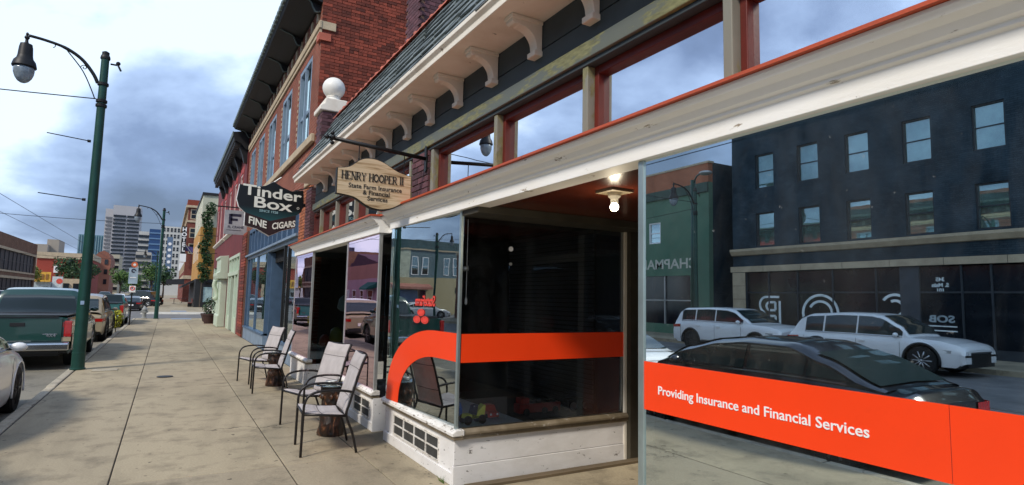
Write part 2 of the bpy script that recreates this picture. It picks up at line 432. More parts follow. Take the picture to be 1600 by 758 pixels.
def wall_with_holes(m, x0, x1, y0, y1, z0, z1, holes):
    """solid wall slab between x0 and x1 with rectangular openings (ya,yb,za,zb)"""
    ys = sorted({y0, y1, *[h[0] for h in holes], *[h[1] for h in holes]}); zs = sorted({z0, z1, *[h[2] for h in holes], *[h[3] for h in holes]})
    ys = [v for v in ys if y0 <= v <= y1]; zs = [v for v in zs if z0 <= v <= z1]
    for j in range(len(zs) - 1):
        i = 0
        while i < len(ys) - 1:
            def solid(k): 
                yc = (ys[k]+ys[k+1])/2; zc = (zs[j]+zs[j+1])/2
                return not any(h[0] < yc < h[1] and h[2] < zc < h[3] for h in holes)
            if not solid(i): i += 1; continue
            k = i
            while k + 1 < len(ys) - 1 and solid(k + 1): k += 1
            m.box(x0, x1, ys[i], ys[k+1], zs[j], zs[j+1]); i = k + 1
    return m

def by_words(m, right, gap):
    """split solid lettering into one mesh per word, by the gaps along the line"""
    par = list(range(len(m.v)))
    def fd(i):
        while par[i] != i: par[i] = par[par[i]]; i = par[i]
        return i
    for f in m.f:
        for k in f[1:]: par[fd(k)] = fd(f[0])
    rt = Vector(right); iv = {}
    for i, v in enumerate(m.v):
        t = Vector(v).dot(rt); r_ = fd(i); a = iv.get(r_, (t, t)); iv[r_] = (min(a[0], t), max(a[1], t))
    words = []; end = -1e9
    for r_, (a, b) in sorted(iv.items(), key=lambda q: q[1]):
        if a - end > gap: words.append(set())
        words[-1].add(r_); end = max(end, b) if len(words[-1]) > 1 else b
    out = []
    for w in words:
        o = MB(); idx = {}
        for f in m.f:
            if fd(f[0]) not in w: continue
            for k in f:
                if k not in idx: idx[k] = len(o.v); o.v.append(m.v[k])
            o.f.append(tuple(idx[k] for k in f))
        if o.f: out.append(o)
    return out
# ------------------------------------------------------------------ the ground, road and pavements
KX = -1.69            # outer edge of the kerb
struct(bx(-900, 900, -200, 1600, -.60, -.30).build('ground', m_ground))
rd = struct(bx(-15.3, KX, -40, 900, -.299, -.15).build('road', m_asph))
struct(bx(-60, -15.3, 44.2, 56.5, -.299, -.152).build('cross_street', m_asph))
struct(bx(KX, 60, 44.2, 56.5, -.299, -.152).build('cross_street', m_asph))
ln = struct(bx(-4.1, KX, -40, 44.2, -.15, -.144).build('parking_lane', m_lane))
m = MB()
for i in range(6): m.box(-4.3+i*.0, -4.18, -30+i*12, -22+i*12, -.15, -.145)
struct(m.build('lane_marking', m_paintline))
m = MB()
for i in range(5): m.box(-13.4 + i*2.4, -12.2 + i*2.4, 41.2, 43.2, -.15, -.1445)
struct(m.build('crosswalk', m_paintline))
for xr in (-7.1, -8.55):
    struct(bx(xr, xr+.07, -40, 400, -.15, -.143).build('tram_rail', plain('rail_steel', (.32, .30, .28), .4, .8)))

walk = struct(bx(KX+.165, 14, -12, 43.4, -.298, -.012).build('sidewalk', m_joint))
xs_ = [KX+.17, -.325, 1.10, 1.86, 2.56]; ys_ = [-6.2, 0, 6.19, 12.4, 18.6, 24.8, 31.0, 37.2, 43.38]
for i in range(len(xs_)-1):
    for j in range(len(ys_)-1):
        g = .006
        o = bx(xs_[i]+g, xs_[i+1]-g, ys_[j]+g, ys_[j+1]-g, -.1, rnd.uniform(-.0015, .0015)).build('paving_slab', m_side, walk, bevel=.006)
kerb = struct(bx(KX+.02, KX+.162, -12, 43.4, -.298, -.02).build('kerb', m_joint))
y = -6.
while y < 43:
    l = rnd.choice((1.5, 1.8, 2.4)); o = bx(KX+rnd.uniform(0, .015), KX+.15, y+.012, min(y+l-.008, 43.38), -.2, rnd.uniform(-.008, .004)).build('kerb_stone', m_kerb, kerb, bevel=.025); y += l
# lowered corner in new pale concrete, with grey-blue tactile plates
m_newc = concrete('new_concrete', (.52, .49, .42), (.44, .41, .35), (.33, .30, .25))
struct(MB().prism([(43.385, -.005), (46.0, -.13), (46.0, -.20), (43.385, -.20)], 'x', KX, 4.0).build('kerb_ramp', m_newc))
m_plate = plain('tactile_plate', (.24, .30, .40), .6, 0, .2, 12, .6, 60)
struct(bx(.35, 1.45, 41.6, 43.0, .004, .012).build('tactile_paving', m_plate))
walk2 = struct(bx(KX, 16, 57.2, 520, -.298, -.002).build('sidewalk', m_side))
struct(MB().prism([(57.195, -.005), (55.6, -.13), (55.6, -.2), (57.195, -.2)], 'x', KX, 4.5).build('kerb_ramp', m_newc))
struct(bx(.4, 1.6, 58.0, 60.5, .002, .010).build('tactile_paving', m_plate))
struct(bx(-30, -15.3, -40, 44.0, -.298, -.002).build('sidewalk', m_side))
struct(bx(-30, -15.3, 57, 520, -.298, -.002).build('sidewalk', m_side))
# small marks on the pavement: meter cover and a drain lid
o = MB().lathe([(.0001, .004), (.14, .004), (.14, .012), (.11, .014), (.0001, .014)], (.08, 13.5, 0), 24).build('drain_cover', m_iron)
tag(o, 'small round dark drain cover in the middle of the pavement', 'drain cover')
o = bx(-1.22, -.78, 14.85, 15.2, .003, .012).build('meter_box_lid', m_kerb); tag(o, 'pale square utility lid beside the near lamp post foot', 'utility lid')

# ------------------------------------------------------------------ near shop building
A = thing('slate_roofed_shop', 'one-storey shop with slate mansard, white brackets, red-framed transoms and big display windows', 'shop', (2.3, 6, 0))
GX = 2.30             # plane of the shop glass
# --- concealed walls, floors and ceilings
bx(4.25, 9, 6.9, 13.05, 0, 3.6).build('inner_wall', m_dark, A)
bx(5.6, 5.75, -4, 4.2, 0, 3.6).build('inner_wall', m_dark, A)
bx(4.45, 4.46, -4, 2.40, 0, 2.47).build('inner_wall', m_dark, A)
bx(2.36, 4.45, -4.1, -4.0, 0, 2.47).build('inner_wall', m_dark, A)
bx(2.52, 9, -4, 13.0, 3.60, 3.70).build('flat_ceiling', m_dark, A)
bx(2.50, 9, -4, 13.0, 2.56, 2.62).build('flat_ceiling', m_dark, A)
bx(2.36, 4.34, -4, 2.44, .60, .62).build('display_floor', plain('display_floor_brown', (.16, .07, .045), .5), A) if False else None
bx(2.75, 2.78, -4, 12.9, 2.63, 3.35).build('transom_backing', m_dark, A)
# --- roof
EX, EZ, RX, RZ = 2.05, 3.98, 2.80, 5.28
Y0, Y1 = -3.0, 12.1
roof = MB().prism([(EX, EZ-.02), (RX, RZ-.02), (RX+.5, RZ-.02), (RX+.5, EZ-.02)], 'y', Y0, Y1).build('roof', m_dkcornice, A)
L_ = math.hypot(RX-EX, RZ-EZ); ang = math.atan2(RZ-EZ, RX-EX)
rows = 7; ex = L_ / rows
sl = []
for k in range(8):
    w = .30; q = MB(); j = [rnd.uniform(-.008, .008) for _ in range(4)]
    h = ex * 1.18
    j = [rnd.uniform(-.02, .02) for _ in range(4)]
    q.add([(j[1], 0, 0), (j[2], w-.008, 0), (h, w-.008, 0), (h, 0, 0), (j[1], 0, .020), (j[2], w-.008, .020), (h, w-.008, .006), (h, 0, .006)],
          [(0,3,2,1),(4,5,6,7),(0,1,5,4),(1,2,6,5),(2,3,7,6),(3,0,4,7)])
    sl.append(q.mesh('slate', m_slate))
for r_ in range(rows):
    d = r_ * ex - .02
    y = 2.3 + .42*r_ + (.15 if r_ % 2 else 0); yend = Y1
    while y < yend - .2:
        px, pz = EX + d*math.cos(ang), EZ + d*math.sin(ang)
        jx = rnd.uniform(-.022, .022); px += jx*math.cos(ang); pz += jx*math.sin(ang)
        piece('slate', rnd.choice(sl), roof, (px - .016*math.sin(ang), y, pz + .016*math.cos(ang)), (rnd.uniform(-.015, .015), -ang + .04 + rnd.uniform(-.018, .018), rnd.uniform(-.015, .015)))
        y += .30
q = MB(); n = 8
rows_ = []
for t in (0, .3):
    rows_.append([(-.10*math.cos(math.pi*k/n), t, (.085 if t == 0 else .07)*math.sin(math.pi*k/n)) for k in range(n+1)])
q.grid(rows_); q.lathe([(.0001, -.03), (.045, -.02), (.05, .03), (.03, .06), (.0001, .075)], (0, .06, .08), 8)
rt_me = q.mesh('ridge_tile', m_terra, True)
y = 4.0
while y < Y1 - .1:
    piece('ridge_tile', rt_me, roof, (RX+.02, y, RZ-.02), (0, 0, rnd.uniform(-.03, .03))); y += .30
# --- eave, soffit, frieze
MB().prism([(EX-.02, 3.85), (EX+.01, 3.85), (EX+.01, 3.97), (EX-.05, 3.97), (EX-.05, 3.93), (EX-.02, 3.90)], 'y', Y0, Y1).build('eave_board', m_cream, A, bevel=.004)
bx(EX-.045, EX+.02, Y0, Y1, 3.972, 3.985).build('drip_edge', m_dkcornice, A)
bx(EX+.012, 2.47, Y0, Y1, 3.86, 3.89).build('soffit', m_cream, A)
for z0, z1, xx in ((3.45, 3.63, 2.45), (3.636, 3.86, 2.455)):
    bx(xx, xx+.06, Y0, Y1, z0+.003, z1-.003).build('frieze_board', m_frieze, A, bevel=.004)
bx(2.405, 2.50, Y0, Y1, 3.325, 3.448).build('lintel_beam', m_beam, A, bevel=.006)
bx(2.43, 2.52, Y0, Y1, 3.29, 3.323).build('lintel_moulding', m_frieze, A, bevel=.006)
# --- brackets
pr = [(2.45, 3.86), (2.17, 3.86), (2.17, 3.80), (2.19, 3.785), (2.235, 3.79)]
for k in range(9):
    a = R(90 - 90*k/8); pr.append((2.245 + .15*math.sin(R(90*k/8)), 3.64 + .145*math.cos(R(90*k/8))))
pr += [(2.40, 3.62), (2.385, 3.60), (2.385, 3.575), (2.45, 3.575)]
q = MB(); pr2 = [(x-2.45, z-3.86) for x, z in pr]; q.prism(pr2, 'y', -.05, .05)
q.prism([(-.29, .0), (-.29, -.035), (.0, -.035), (.0, 0)], 'y', -.063, .063)
q.prism([(-.075, -.245), (-.075, -.29), (0, -.29), (0, -.245)], 'y', -.06, .06)
br_me = q.mesh('bracket', m_cream)
for k in range(-4, 12):
    y = 3.12 + .725*k + .0
    if y > Y1 - .1: break
    o = piece('bracket', br_me, A, (2.45, y, 3.859)); md = o.modifiers.new('b', 'BEVEL'); md.width = .005; md.segments = 1; md.limit_method = 'ANGLE'
# --- transoms
def transom(y0, y1):
    f = MB(); x0, x1 = 2.50, 2.60; w = .045
    f.box(x0, x1, y0, y0+w, 2.70, 3.288); f.box(x0, x1, y1-w, y1, 2.70, 3.288); f.box(x0, x1, y0+w, y1-w, 3.23, 3.288); f.box(x0, x1, y0+w, y1-w, 2.70, 2.76)
    o = f.build('transom_frame', m_redframe, A, bevel=.005)
    bx(2.550, 2.556, y0+w*.9, y1-w*.9, 2.75, 3.24).build('pane', m_glass_t, o)
posts = [-.65, .68, 2.0, 3.22, 4.53]
for i, p in enumerate(posts):
    bx(2.44, 2.61, p-.030, p+.030, 2.66, 3.289).build('transom_post', m_post, A, bevel=.006)
    transom(p+.031, (posts[i+1]-.031) if i < 4 else 5.95)
bx(2.44, 2.61, 5.96, 6.03, 2.66, 3.289).build('transom_post', m_post, A, bevel=.006)
fp = [6.68, 7.9, 9.1, 10.3, 11.5]
for i, p in enumerate(fp):
    bx(2.44, 2.61, p-.03, p+.03, 2.66, 3.289).build('transom_post', m_post, A, bevel=.006)
    transom(p+.031, (fp[i+1]-.031) if i < 4 else 12.33)
# --- brick piers between the transoms
def brick_pier(x0, x1, y0, y1, z0, z1, bm, name='brick_pier', mort=m_mortar, bl=.20, bh=.064, parent=A, vx=True):
    core = bx(x0+.012, x1-.0, y0+.010, y1-.010, z0, z1).build(name, mort, parent)
    me = {}
    z = z0; r_ = 0
    while z + bh < z1 + .03:
        y = y0 - (bl/2 if r_ % 2 else 0)
        while y < y1 - .02:
            a, b = max(y, y0), min(y+bl, y1)
            if b - a > .03:
                key = round(b-a, 3)
                if key not in me: me[key] = bx(0, .10, .004, key-.004, .004, bh-.004).mesh('brick', bm)
                piece('brick', me[key], core, (x0+rnd.uniform(-.003, .003), a, z))
            y += bl
        z += bh + .006; r_ += 1
    return core
brick_pier(2.425, 2.62, 6.06, 6.58, 2.60, 3.28, m_pbrick)
brick_pier(2.425, 2.62, 12.37, 12.92, 2.60, 3.85, m_pbrick)
# --- pier with the ball above the roof end
bp = bx(2.57, 3.10, 12.40, 12.90, 3.9, 5.50).build('roof_pier', m_dmortar, A)
me_a = bx(0, .20, 0, .03, 0, .062).mesh('brick', m_pbrick); me_b = bx(0, .03, 0, .20, 0, .062).mesh('brick', m_pbrick)
for r_ in range(15):
    z = 4.42 + r_*.071
    for k in range(3):
        xo = 2.56 + k*.208 - (.1 if r_ % 2 else 0)
        if xo > 2.45 and xo + .2 < 3.16: piece('brick', me_a, bp, (max(xo, 2.555), 12.385, z))
        yo = 12.40 + k*.208 - (.1 if r_ % 2 else 0)
        if yo + .2 < 12.96 and yo > 12.3: piece('brick', me_b, bp, (2.556, yo, z))
cap = MB().prism([(2.50, 5.50), (3.17, 5.50), (3.17, 5.60), (3.08, 5.66), (3.06, 5.78), (2.61, 5.78), (2.59, 5.66), (2.50, 5.60)], 'y', 12.34, 12.96).build('pier_cap', m_cream, bp, bevel=.02)
MB().lathe([(.16, 5.78), (.17, 5.80), (.13, 5.85), (.125, 5.88), (.15, 5.90)], (2.83, 12.65, 0), 24).build('ball_neck', m_globe, bp, True)
MB().ball((2.83, 12.65, 6.10), .235, 32, 20).build('ball_finial', m_globe, bp, True)
ch = bx(3.45, 3.95, 9.3, 9.9, 5.0, 7.4).build('chimney', m_dmortar, A)
for r_ in range(28):
    z = 5.4 + r_*.071
    for k in range(3):
        xo = 3.44 + k*.208 - (.1 if r_ % 2 else 0)
        if xo + .2 < 4.02 and xo > 3.38: piece('brick', me_a, ch, (max(xo, 3.44), 9.285, z))
        yo = 9.3 + k*.208 - (.1 if r_ % 2 else 0)
        if yo + .2 < 9.98 and yo > 9.2: piece('brick', me_b, ch, (3.436, yo, z))

# --- shop fascias (moulded white boards with a red metal lip)
def fascia(y0, y1, dx=0., name='fascia'):
    pf = [(2.262, 2.452), (2.262, 2.535), (2.245, 2.545), (2.245, 2.562), (2.222, 2.572), (2.20, 2.60), (2.165, 2.617), (2.150, 2.640), (2.150, 2.655), (2.42, 2.655), (2.42, 2.452)]
    o = MB().prism([(x+dx, z) for x, z in pf], 'y', y0, y1).build(name, m_white, A, bevel=.003)
    lip = [(2.125, 2.656), (2.125, 2.672), (2.46, 2.70), (2.46, 2.656)]
    MB().prism([(x+dx, z) for x, z in lip], 'y', y0-.02, y1+.02).build('metal_lip', m_redlip, o)
    return o
fascia(-4, 6.80); fascia(7.22, 12.93); fascia(6.803, 7.217, .13)
# --- right display window
pane = bx(GX, GX+.012, -3.2, 2.47, .30, 2.452).build('display_pane', m_glass_r, A)
bx(GX-.004, GX-.001, -3.2, 1.00, 1.068, 1.326).build('red_band', m_redband, pane)
bx(GX-.004, GX-.001, 1.003, 2.47, 1.068, 1.326).build('red_band', m_redband, pane)
for wd in by_words(text_mb('Providing Insurance and Financial Services', .062, origin=(GX-.006, 2.365, 1.163), depth=.002, bold=.0007, xs=1.05, **YX), YX['right'], .0115): wd.build('lettering', m_text_w, pane)
bx(GX-.012, GX+.02, 2.47, 2.512, .0, 2.452).build('pane_edge_strip', m_alu, A, bevel=.004)
bx(GX-.01, GX+.06, -3.2, 2.468, .0, .298).build('bulkhead', m_whiteside, A)
bx(GX+.03, 4.2, 2.488, 2.50, .30, 2.452).build('return_pane', m_glass_s, A)
bx(GX+.03, 4.2, 2.48, 2.52, 0, .298).build('bulkhead', m_whiteside, A)
bx(GX+.015, 4.45, -4, 2.478, .27, .296).build('display_floor', plain('display_floor_tan', (.30, .20, .11), .45, 0, .3, 1.5), A)
# --- entrance recess between the display windows
bx(2.42, 4.45, 2.45, 6.85, 2.47, 2.55).build('recess_ceiling', m_recess, A)
bx(2.30, 4.45, 4.55, 4.86, 2.40, 2.468).build('head_rail', m_olive, A)
step = bx(2.30, 4.45, 2.53, 4.84, -.01, .006).build('recess_floor', m_side, A)
bx(2.36, 4.45, 4.70, 4.80, .008, .03).build('threshold_strip', plain('worn_timber', (.13, .095, .055), .8, 0, .4, 4, .3, 40, stretch=(.3, 3, 1)), A)
dr = bx(4.45, 4.51, 2.55, 2.70, 0, 2.47).build('door_frame', m_doorf, A)
bx(4.451, 4.51, 4.60, 4.78, 0, 2.468).build('jamb', m_olive, dr); bx(4.451, 4.51, 3.80, 3.92, 0, 2.469).build('jamb', m_doorf, dr)
bx(4.45, 4.51, 2.70, 3.80, 2.15, 2.25).build('transom_bar', m_doorf, dr); bx(4.45, 4.51, 2.702, 3.798, .03, .30).build('bottom_rail', m_alud, dr)
bx(4.475, 4.485, 2.70, 4.60, .03, 2.46).build('pane', m_glass_d, dr)
bx(4.46, 4.50, 3.921, 4.599, .03, 1.0).build('kick_panel', plain('brown_panel', (.16, .055, .035), .5), dr)
bx(4.52, 5.6, 2.5, 4.85, 0, .02).build('inner_floor', plain('inner_floor', (.18, .075, .05), .5), A)
# --- left display window: bulkheads, sills, panes
def vent(y0, y1, z0, z1, parent, nx=4):
    f = MB(); f.box(GX-.018, GX+.01, y0, y1, z0, z0+.016); f.box(GX-.018, GX+.01, y0, y1, z1-.016, z1); f.box(GX-.015, GX+.01, y0, y1, (z0+z1)/2-.006, (z0+z1)/2+.006)
    for k in range(nx+1):
        yy = y0 + (y1-y0)*k/nx; f.box(GX-.0165, GX+.01, max(y0, yy-.008), min(y1, yy+.008), z0+.016, z1-.016)
    o = f.build('vent_grille', m_sill, parent)
    for k in range(nx):
        ya, yb = y0+(y1-y0)*k/nx+.009, y0+(y1-y0)*(k+1)/nx-.009
        for za, zb in ((z0+.017, (z0+z1)/2-.007), ((z0+z1)/2+.007, z1-.017)):
            bx(GX-.006, GX+.004, ya, yb, za, zb).build('mesh_pane', plain('dusty_mesh', (.045, .045, .042), .8, 0, .4, 10, .5, 200), o)
def front_bulkhead(y0, y1, vy0, vy1, top=.40):
    o = wall_with_holes(MB(), GX-.004, GX+.05, y0, y1, 0, top, [(vy0, vy1, .125, .35)]).build('bulkhead', m_whiteside, A)
    vent(vy0, vy1, .125, .35, o, max(2, round((vy1-vy0)/.32)))
    bx(GX-.022, GX-.0045, y0, y1, .0, .105).build('kick_board', m_whiteside, o, bevel=.004)
    return o
front_bulkhead(4.90, 6.80, 5.22, 6.48)
bx(GX-.02, 4.27, 4.866, 4.90, .0, .168).build('side_board', m_whiteside, A, bevel=.004)
bx(GX-.012, 4.27, 4.872, 4.90, .172, .40).build('side_board', m_whiteside, A, bevel=.004)
def sill(y0, y1, x_end, side=True):
    o = MB().prism([(GX-.055, .435), (GX-.055, .462), (GX-.02, .488), (GX+.06, .488), (GX+.06, .435)], 'y', y0, y1).build('sill', m_sill, A, bevel=.005)
    bx(GX-.035, GX+.06, y0+.01, y1, .40, .434).build('sill_moulding', m_brownsill, o, bevel=.005)
    return o
sill(4.82, 6.83, 4.1)
o = MB().prism([(4.825, .440), (4.825, .462), (4.855, .486), (4.93, .486), (4.93, .440)], 'x', GX+.062, 4.27).build('sill', m_brownsill, A, bevel=.005)
bx(GX+.062, 4.27, 4.845, 4.93, .40, .438).build('sill_moulding', m_brownsill, o)
bx(GX+.02, 4.27, 4.94, 6.78, .470, .482).build('display_floor', plain('display_shelf', (.72, .80, .84), .5, 0, .15, 2), A)
bx(3.05, 4.27, 4.95, 6.78, .483, .488).build('display_cloth', plain('charcoal_cloth', (.03, .03, .033), .8), A)
bx(GX-.008, GX+.022, 4.872, 4.905, .488, 2.452).build('corner_strip', m_alu, A, bevel=.004)
bx(4.24, 4.27, 4.86, 4.92, .0, 2.47).build('jamb', m_cream, A); bx(4.27, 4.45, 4.80, 4.95, 0, 2.47).build('jamb', m_olive, A)
bx(GX+.03, 4.24, 4.862, 4.905, 2.40, 2.47).build('head_rail', m_olive, A)
fpn = bx(GX, GX+.010, 4.91, 6.74, .486, 2.452).build('display_pane', m_glass_l, A)
spn = bx(GX+.03, 4.24, 4.884, 4.892, .486, 2.40).build('display_pane', m_glass_s, A)
bx(GX+.03, 4.24, 4.879, 4.882, 1.068, 1.326).build('red_band', m_redband, spn)
# band with its curve down to the sill (front pane)
q = MB(); rows_ = [[(GX-.004, 4.91, 1.068), (GX-.004, 4.91, 1.326)], [(GX-.004, 5.39, 1.068), (GX-.004, 5.39, 1.326)]]
for k in range(25):
    a = R(90*k/24); ci, si = math.sin(a), math.cos(a)
    iy, iz = 5.40 + .95*ci, .485 + (1.068-.485)*si**.9; oy, oz = 5.44 + 1.27*ci, .485 + (1.326-.485)*si**.85
    rows_.append([(GX-.004, iy, iz), (GX-.004, oy, oz)])
q.grid(rows_); q.grid([[(x+.003, y, z) for x, y, z in r_] for r_ in rows_])
q.build('red_band', m_redband, fpn)
SKEW = []
# backs of the red decals, reading from inside the shop
mt = plain('red_decal', (.80, .06, .04), .6, 0, .05, 3, 0)
text_mb('StateFarm', .145, (0, 1, 0), (0, 0, 1), (GX-.006, 5.46, 1.565), .002, .003, xs=.84).build('lettering', mt, fpn)
q = MB()
for cy, cz, rot in ((5.80, 1.493, 90), (5.70, 1.418, 215), (5.90, 1.418, -35)):
    arc_strip(q, 0, 0, .080, .022, 0, 360, (0, 1, 0), (0, 0, 1), (GX-.006, cy, cz), .002, 20, .42); arc_strip(q, 0, 0, .031, .060, 0, 360, (0, 1, 0), (0, 0, 1), (GX-.006, cy, cz), .002, 14, .42)
q.build('emblem', mt, fpn)
for o_k in [fpn] + list(fpn.children):          # the old pane sits a little askew in its frame
    for v in o_k.data.vertices: v.co.x -= .035*(v.co.y-5.85)
bx(GX-.008, GX+.03, 6.742, 6.80, .488, 2.452).build('jamb', m_alud, A)
bx(GX+.03, 4.1, 6.772, 6.782, .48, 2.452).build('return_pane', m_glass_s, A)
bl = bx(GX+1.62, GX+1.66, 4.96, 6.76, .49, 2.452).build('window_blind', m_dark, A)
for k in range(38):
    bx(GX+1.60, GX+1.617, 4.97, 6.75, .53+k*.05, .568+k*.05).build('blind_slat', m_blind, bl)
# --- gap between the two shops
bx(3.1, 3.2, 6.80, 7.25, 0, 2.47).build('inner_wall', m_dark, A)
bx(2.42, 3.1, 6.80, 7.25, 2.46, 2.54).build('recess_ceiling', m_dark, A)
bx(2.6, 4.2, 6.785, 6.80, 0, 2.455).build('return_wall', m_black, A)
# --- far shop front
front_bulkhead(7.26, 8.84, 7.40, 8.10); sill(7.22, 8.88, 0)
bx(GX-.02, 4.0, 7.225, 7.259, 0, .40).build('side_board', m_whiteside, A); bx(GX-.02, 3.6, 8.841, 8.87, 0, .40).build('side_board', m_whiteside, A)
p1_ = bx(GX, GX+.010, 7.30, 8.80, .486, 2.452).build('display_pane', m_glass_p, A)
for yy in (7.262, 8.80): bx(GX-.008, GX+.03, yy, yy+.038, .488, 2.452).build('jamb', m_alud, A)
bx(GX+.03, 4.0, 7.27, 7.28, .486, 2.452).build('return_pane', m_glass_s, A)
bx(GX+.03, 3.6, 8.81, 8.82, .486, 2.452).build('return_pane', m_glass_s, A)
bx(3.55, 3.6, 7.30, 8.8, .3, 2.46).build('inner_wall', m_dark, A)
bx(2.42, 4.25, 7.25, 12.9, 2.46, 2.54).build('recess_ceiling', m_dark, A)
bx(GX, GX+.010, 11.27, 12.88, .486, 2.452).build('display_pane', m_glass_p, A)
for yy in (11.23, 12.88): bx(GX-.008, GX+.03, yy, yy+.038, .488, 2.452).build('jamb', m_alud, A)
bx(GX+.03, 3.7, 11.24, 11.25, .486, 2.452).build('return_pane', m_glass_d, A)
o = bx(GX-.004, GX+.05, 11.22, 12.93, 0, .40).build('bulkhead', m_whiteside, A); sill(11.16, 12.95, 0)
bx(GX-.004, 3.7, 11.185, 11.218, 0, .40).build('side_board', m_whiteside, A)
bx(3.65, 3.7, 11.26, 12.9, .3, 2.46).build('inner_wall', m_dark, A)
dd = bx(4.18, 4.24, 9.0, 11.0, 0, 2.45).build('door', m_black, A); bx(4.16, 4.178, 9.2, 10.8, .3, 2.2).build('pane', m_glass_d, dd)
bx(2.30, 4.2, 8.88, 11.18, -.01, .006).build('recess_floor', m_side, A)
# interior bits seen through the far side pane
for (x, y, z, c, s) in ((2.9, 11.7, .9, (.35, .25, .05), .14), (3.1, 11.9, 1.5, (.5, .5, .45), .16), (2.8, 12.2, .75, (.5, .08, .03), .12)):
    o = MB().lathe([(s*.5, -s), (s, -s*.6), (s*.8, s*.5), (s*.3, s)], (x, y, z), 12).build('jar', plain('jar_%d' % int(x*100), c, .4), None, True)
    tag(o, {2.9: 'ochre jar inside the far shop window', 3.1: 'pale jar high inside the far shop window', 2.8: 'red jar low inside the far shop window'}[x], 'jar')
# hanging red tag seen in the dark gap
o = MB().prism([(6.95, 1.32), (7.06, 1.32), (7.05, 1.56), (6.96, 1.58)], 'x', 2.70, 2.706).build('red_notice', mt); tag(o, 'small red notice hanging in the dark gap between the shop windows', 'notice')

# ------------------------------------------------------------------ ceiling light in the recess
T = thing('ceiling_light', 'bare lit bulb on a square plate under the red recess ceiling', 'ceiling light', (2.82, 3.35, 2.468))
MB().prism([(2.72, 3.25), (2.92, 3.25), (2.92, 3.45), (2.72, 3.45)], 'z', 2.45, 2.469).build('plate', m_brownsill, T)
MB().lathe([(.05, 2.45), (.045, 2.42), (.028, 2.405), (.028, 2.375)], (2.82, 3.35, 0), 16).build('socket', m_cream, T, True)
MB().ball((2.82, 3.35, 2.345), .032, 16, 12).build('bulb', emit('bulb_glow', (1, .92, .72), 8), T, True)
ld = bpy.data.lights.new('bulb_light', 'POINT'); ld.energy = 2.5; ld.color = (1, .85, .6); ld.shadow_soft_size = .04
lo = bpy.data.objects.new('bulb_light', ld); COL.objects.link(lo); lo.location = (2.82, 3.35, 2.28)

# dirt and leaf bits gathered along the wall foot
q = MB(); rg = random.Random(21)
for k in range(420):
    y = rg.uniform(4.6, 13) if k % 3 else rg.uniform(13, 30); x = 2.26 - abs(rg.gauss(0, .05)) - (0 if y < 13 else -.25); s = rg.uniform(.003, .011); a = rg.uniform(0, 6.3)
    c, d = s*math.cos(a), s*math.sin(a); q.add([(x+c, y+d, .004), (x-d*.5, y+c*.5, .006), (x-c, y-d, .004), (x+d*.5, y-c*.5, .003)], [(0, 1, 2, 3)])
for k in range(160):
    x, y = rg.uniform(-1.45, 2.2), rg.uniform(4, 26); s = rg.uniform(.003, .010); a = rg.uniform(0, 6.3)
    c, d = s*math.cos(a), s*math.sin(a); q.add([(x+c, y+d, .004), (x-d*.5, y+c*.5, .006), (x-c, y-d, .004), (x+d*.5, y-c*.5, .003)], [(0, 1, 2, 3)])
stuff(q.build('leaf_litter', leafmat('litter_brown', (.03, .022, .014), (.12, .085, .05))))
# ------------------------------------------------------------------ hanging signs
def smooth_curve(pts, n=6):
    out = []; P_ = [Vector(p) for p in pts]
    for i in range(len(P_) - 1):
        p0, p1, p2, p3 = P_[max(i-1, 0)], P_[i], P_[i+1], P_[min(i+2, len(P_)-1)]
        for k in range(n):
            t = k / n
            out.append(.5*((2*p1) + (p2-p0)*t + (2*p0-5*p1+4*p2-p3)*t*t + (3*p1-p0-3*p2+p3)*t**3))
    out.append(P_[-1]); return out

def woodmat():
    m, nt, N, L, b = newmat('carved_wood'); setp(b, .6)
    co = scaled(nt, objco(nt), (.8, 1, 16))
    f = noise(nt, co, 2.2, 6, .6, .8)
    c = ramp(nt, f, [(.30, (.20, .12, .055)), (.40, (.44, .31, .17)), (.5, (.60, .46, .29)), (.72, (.68, .54, .36))])
    L.new(c, b.inputs['Base Color']); bump(nt, b, f, .3, .006); return m
m_wood = woodmat()
m_ink = plain('sign_ink', (.012, .011, .01), .6)
SY = 6.10
S = thing('hanging_sign', 'carved wooden insurance sign hanging from a black iron bar', 'sign', (2.42, SY, 3.2))
top = smooth_curve([(1.445, 2.965), (1.56, 2.99), (1.68, 3.08), (1.80, 3.105), (1.93, 3.075), (2.08, 3.0), (2.235, 2.965)])
bot = smooth_curve([(2.235, 2.70), (2.14, 2.66), (2.03, 2.60), (1.90, 2.575), (1.77, 2.60), (1.62, 2.68), (1.445, 2.705)])
ol = [(p.x, p.y) for p in [Vector((q.x, q.y)) for q in top] + [Vector((q.x, q.y)) for q in bot]]
cx_, cz_ = 1.84, 2.84
bd = MB().prism([((x-cx_)*1.025+cx_, (z-cz_)*1.05+cz_) for x, z in ol], 'y', SY-.012, SY+.045).build('border', m_ink, S, bevel=.004)
pn = MB().prism(ol, 'y', SY-.024, SY-.0125).build('panel', m_wood, S)
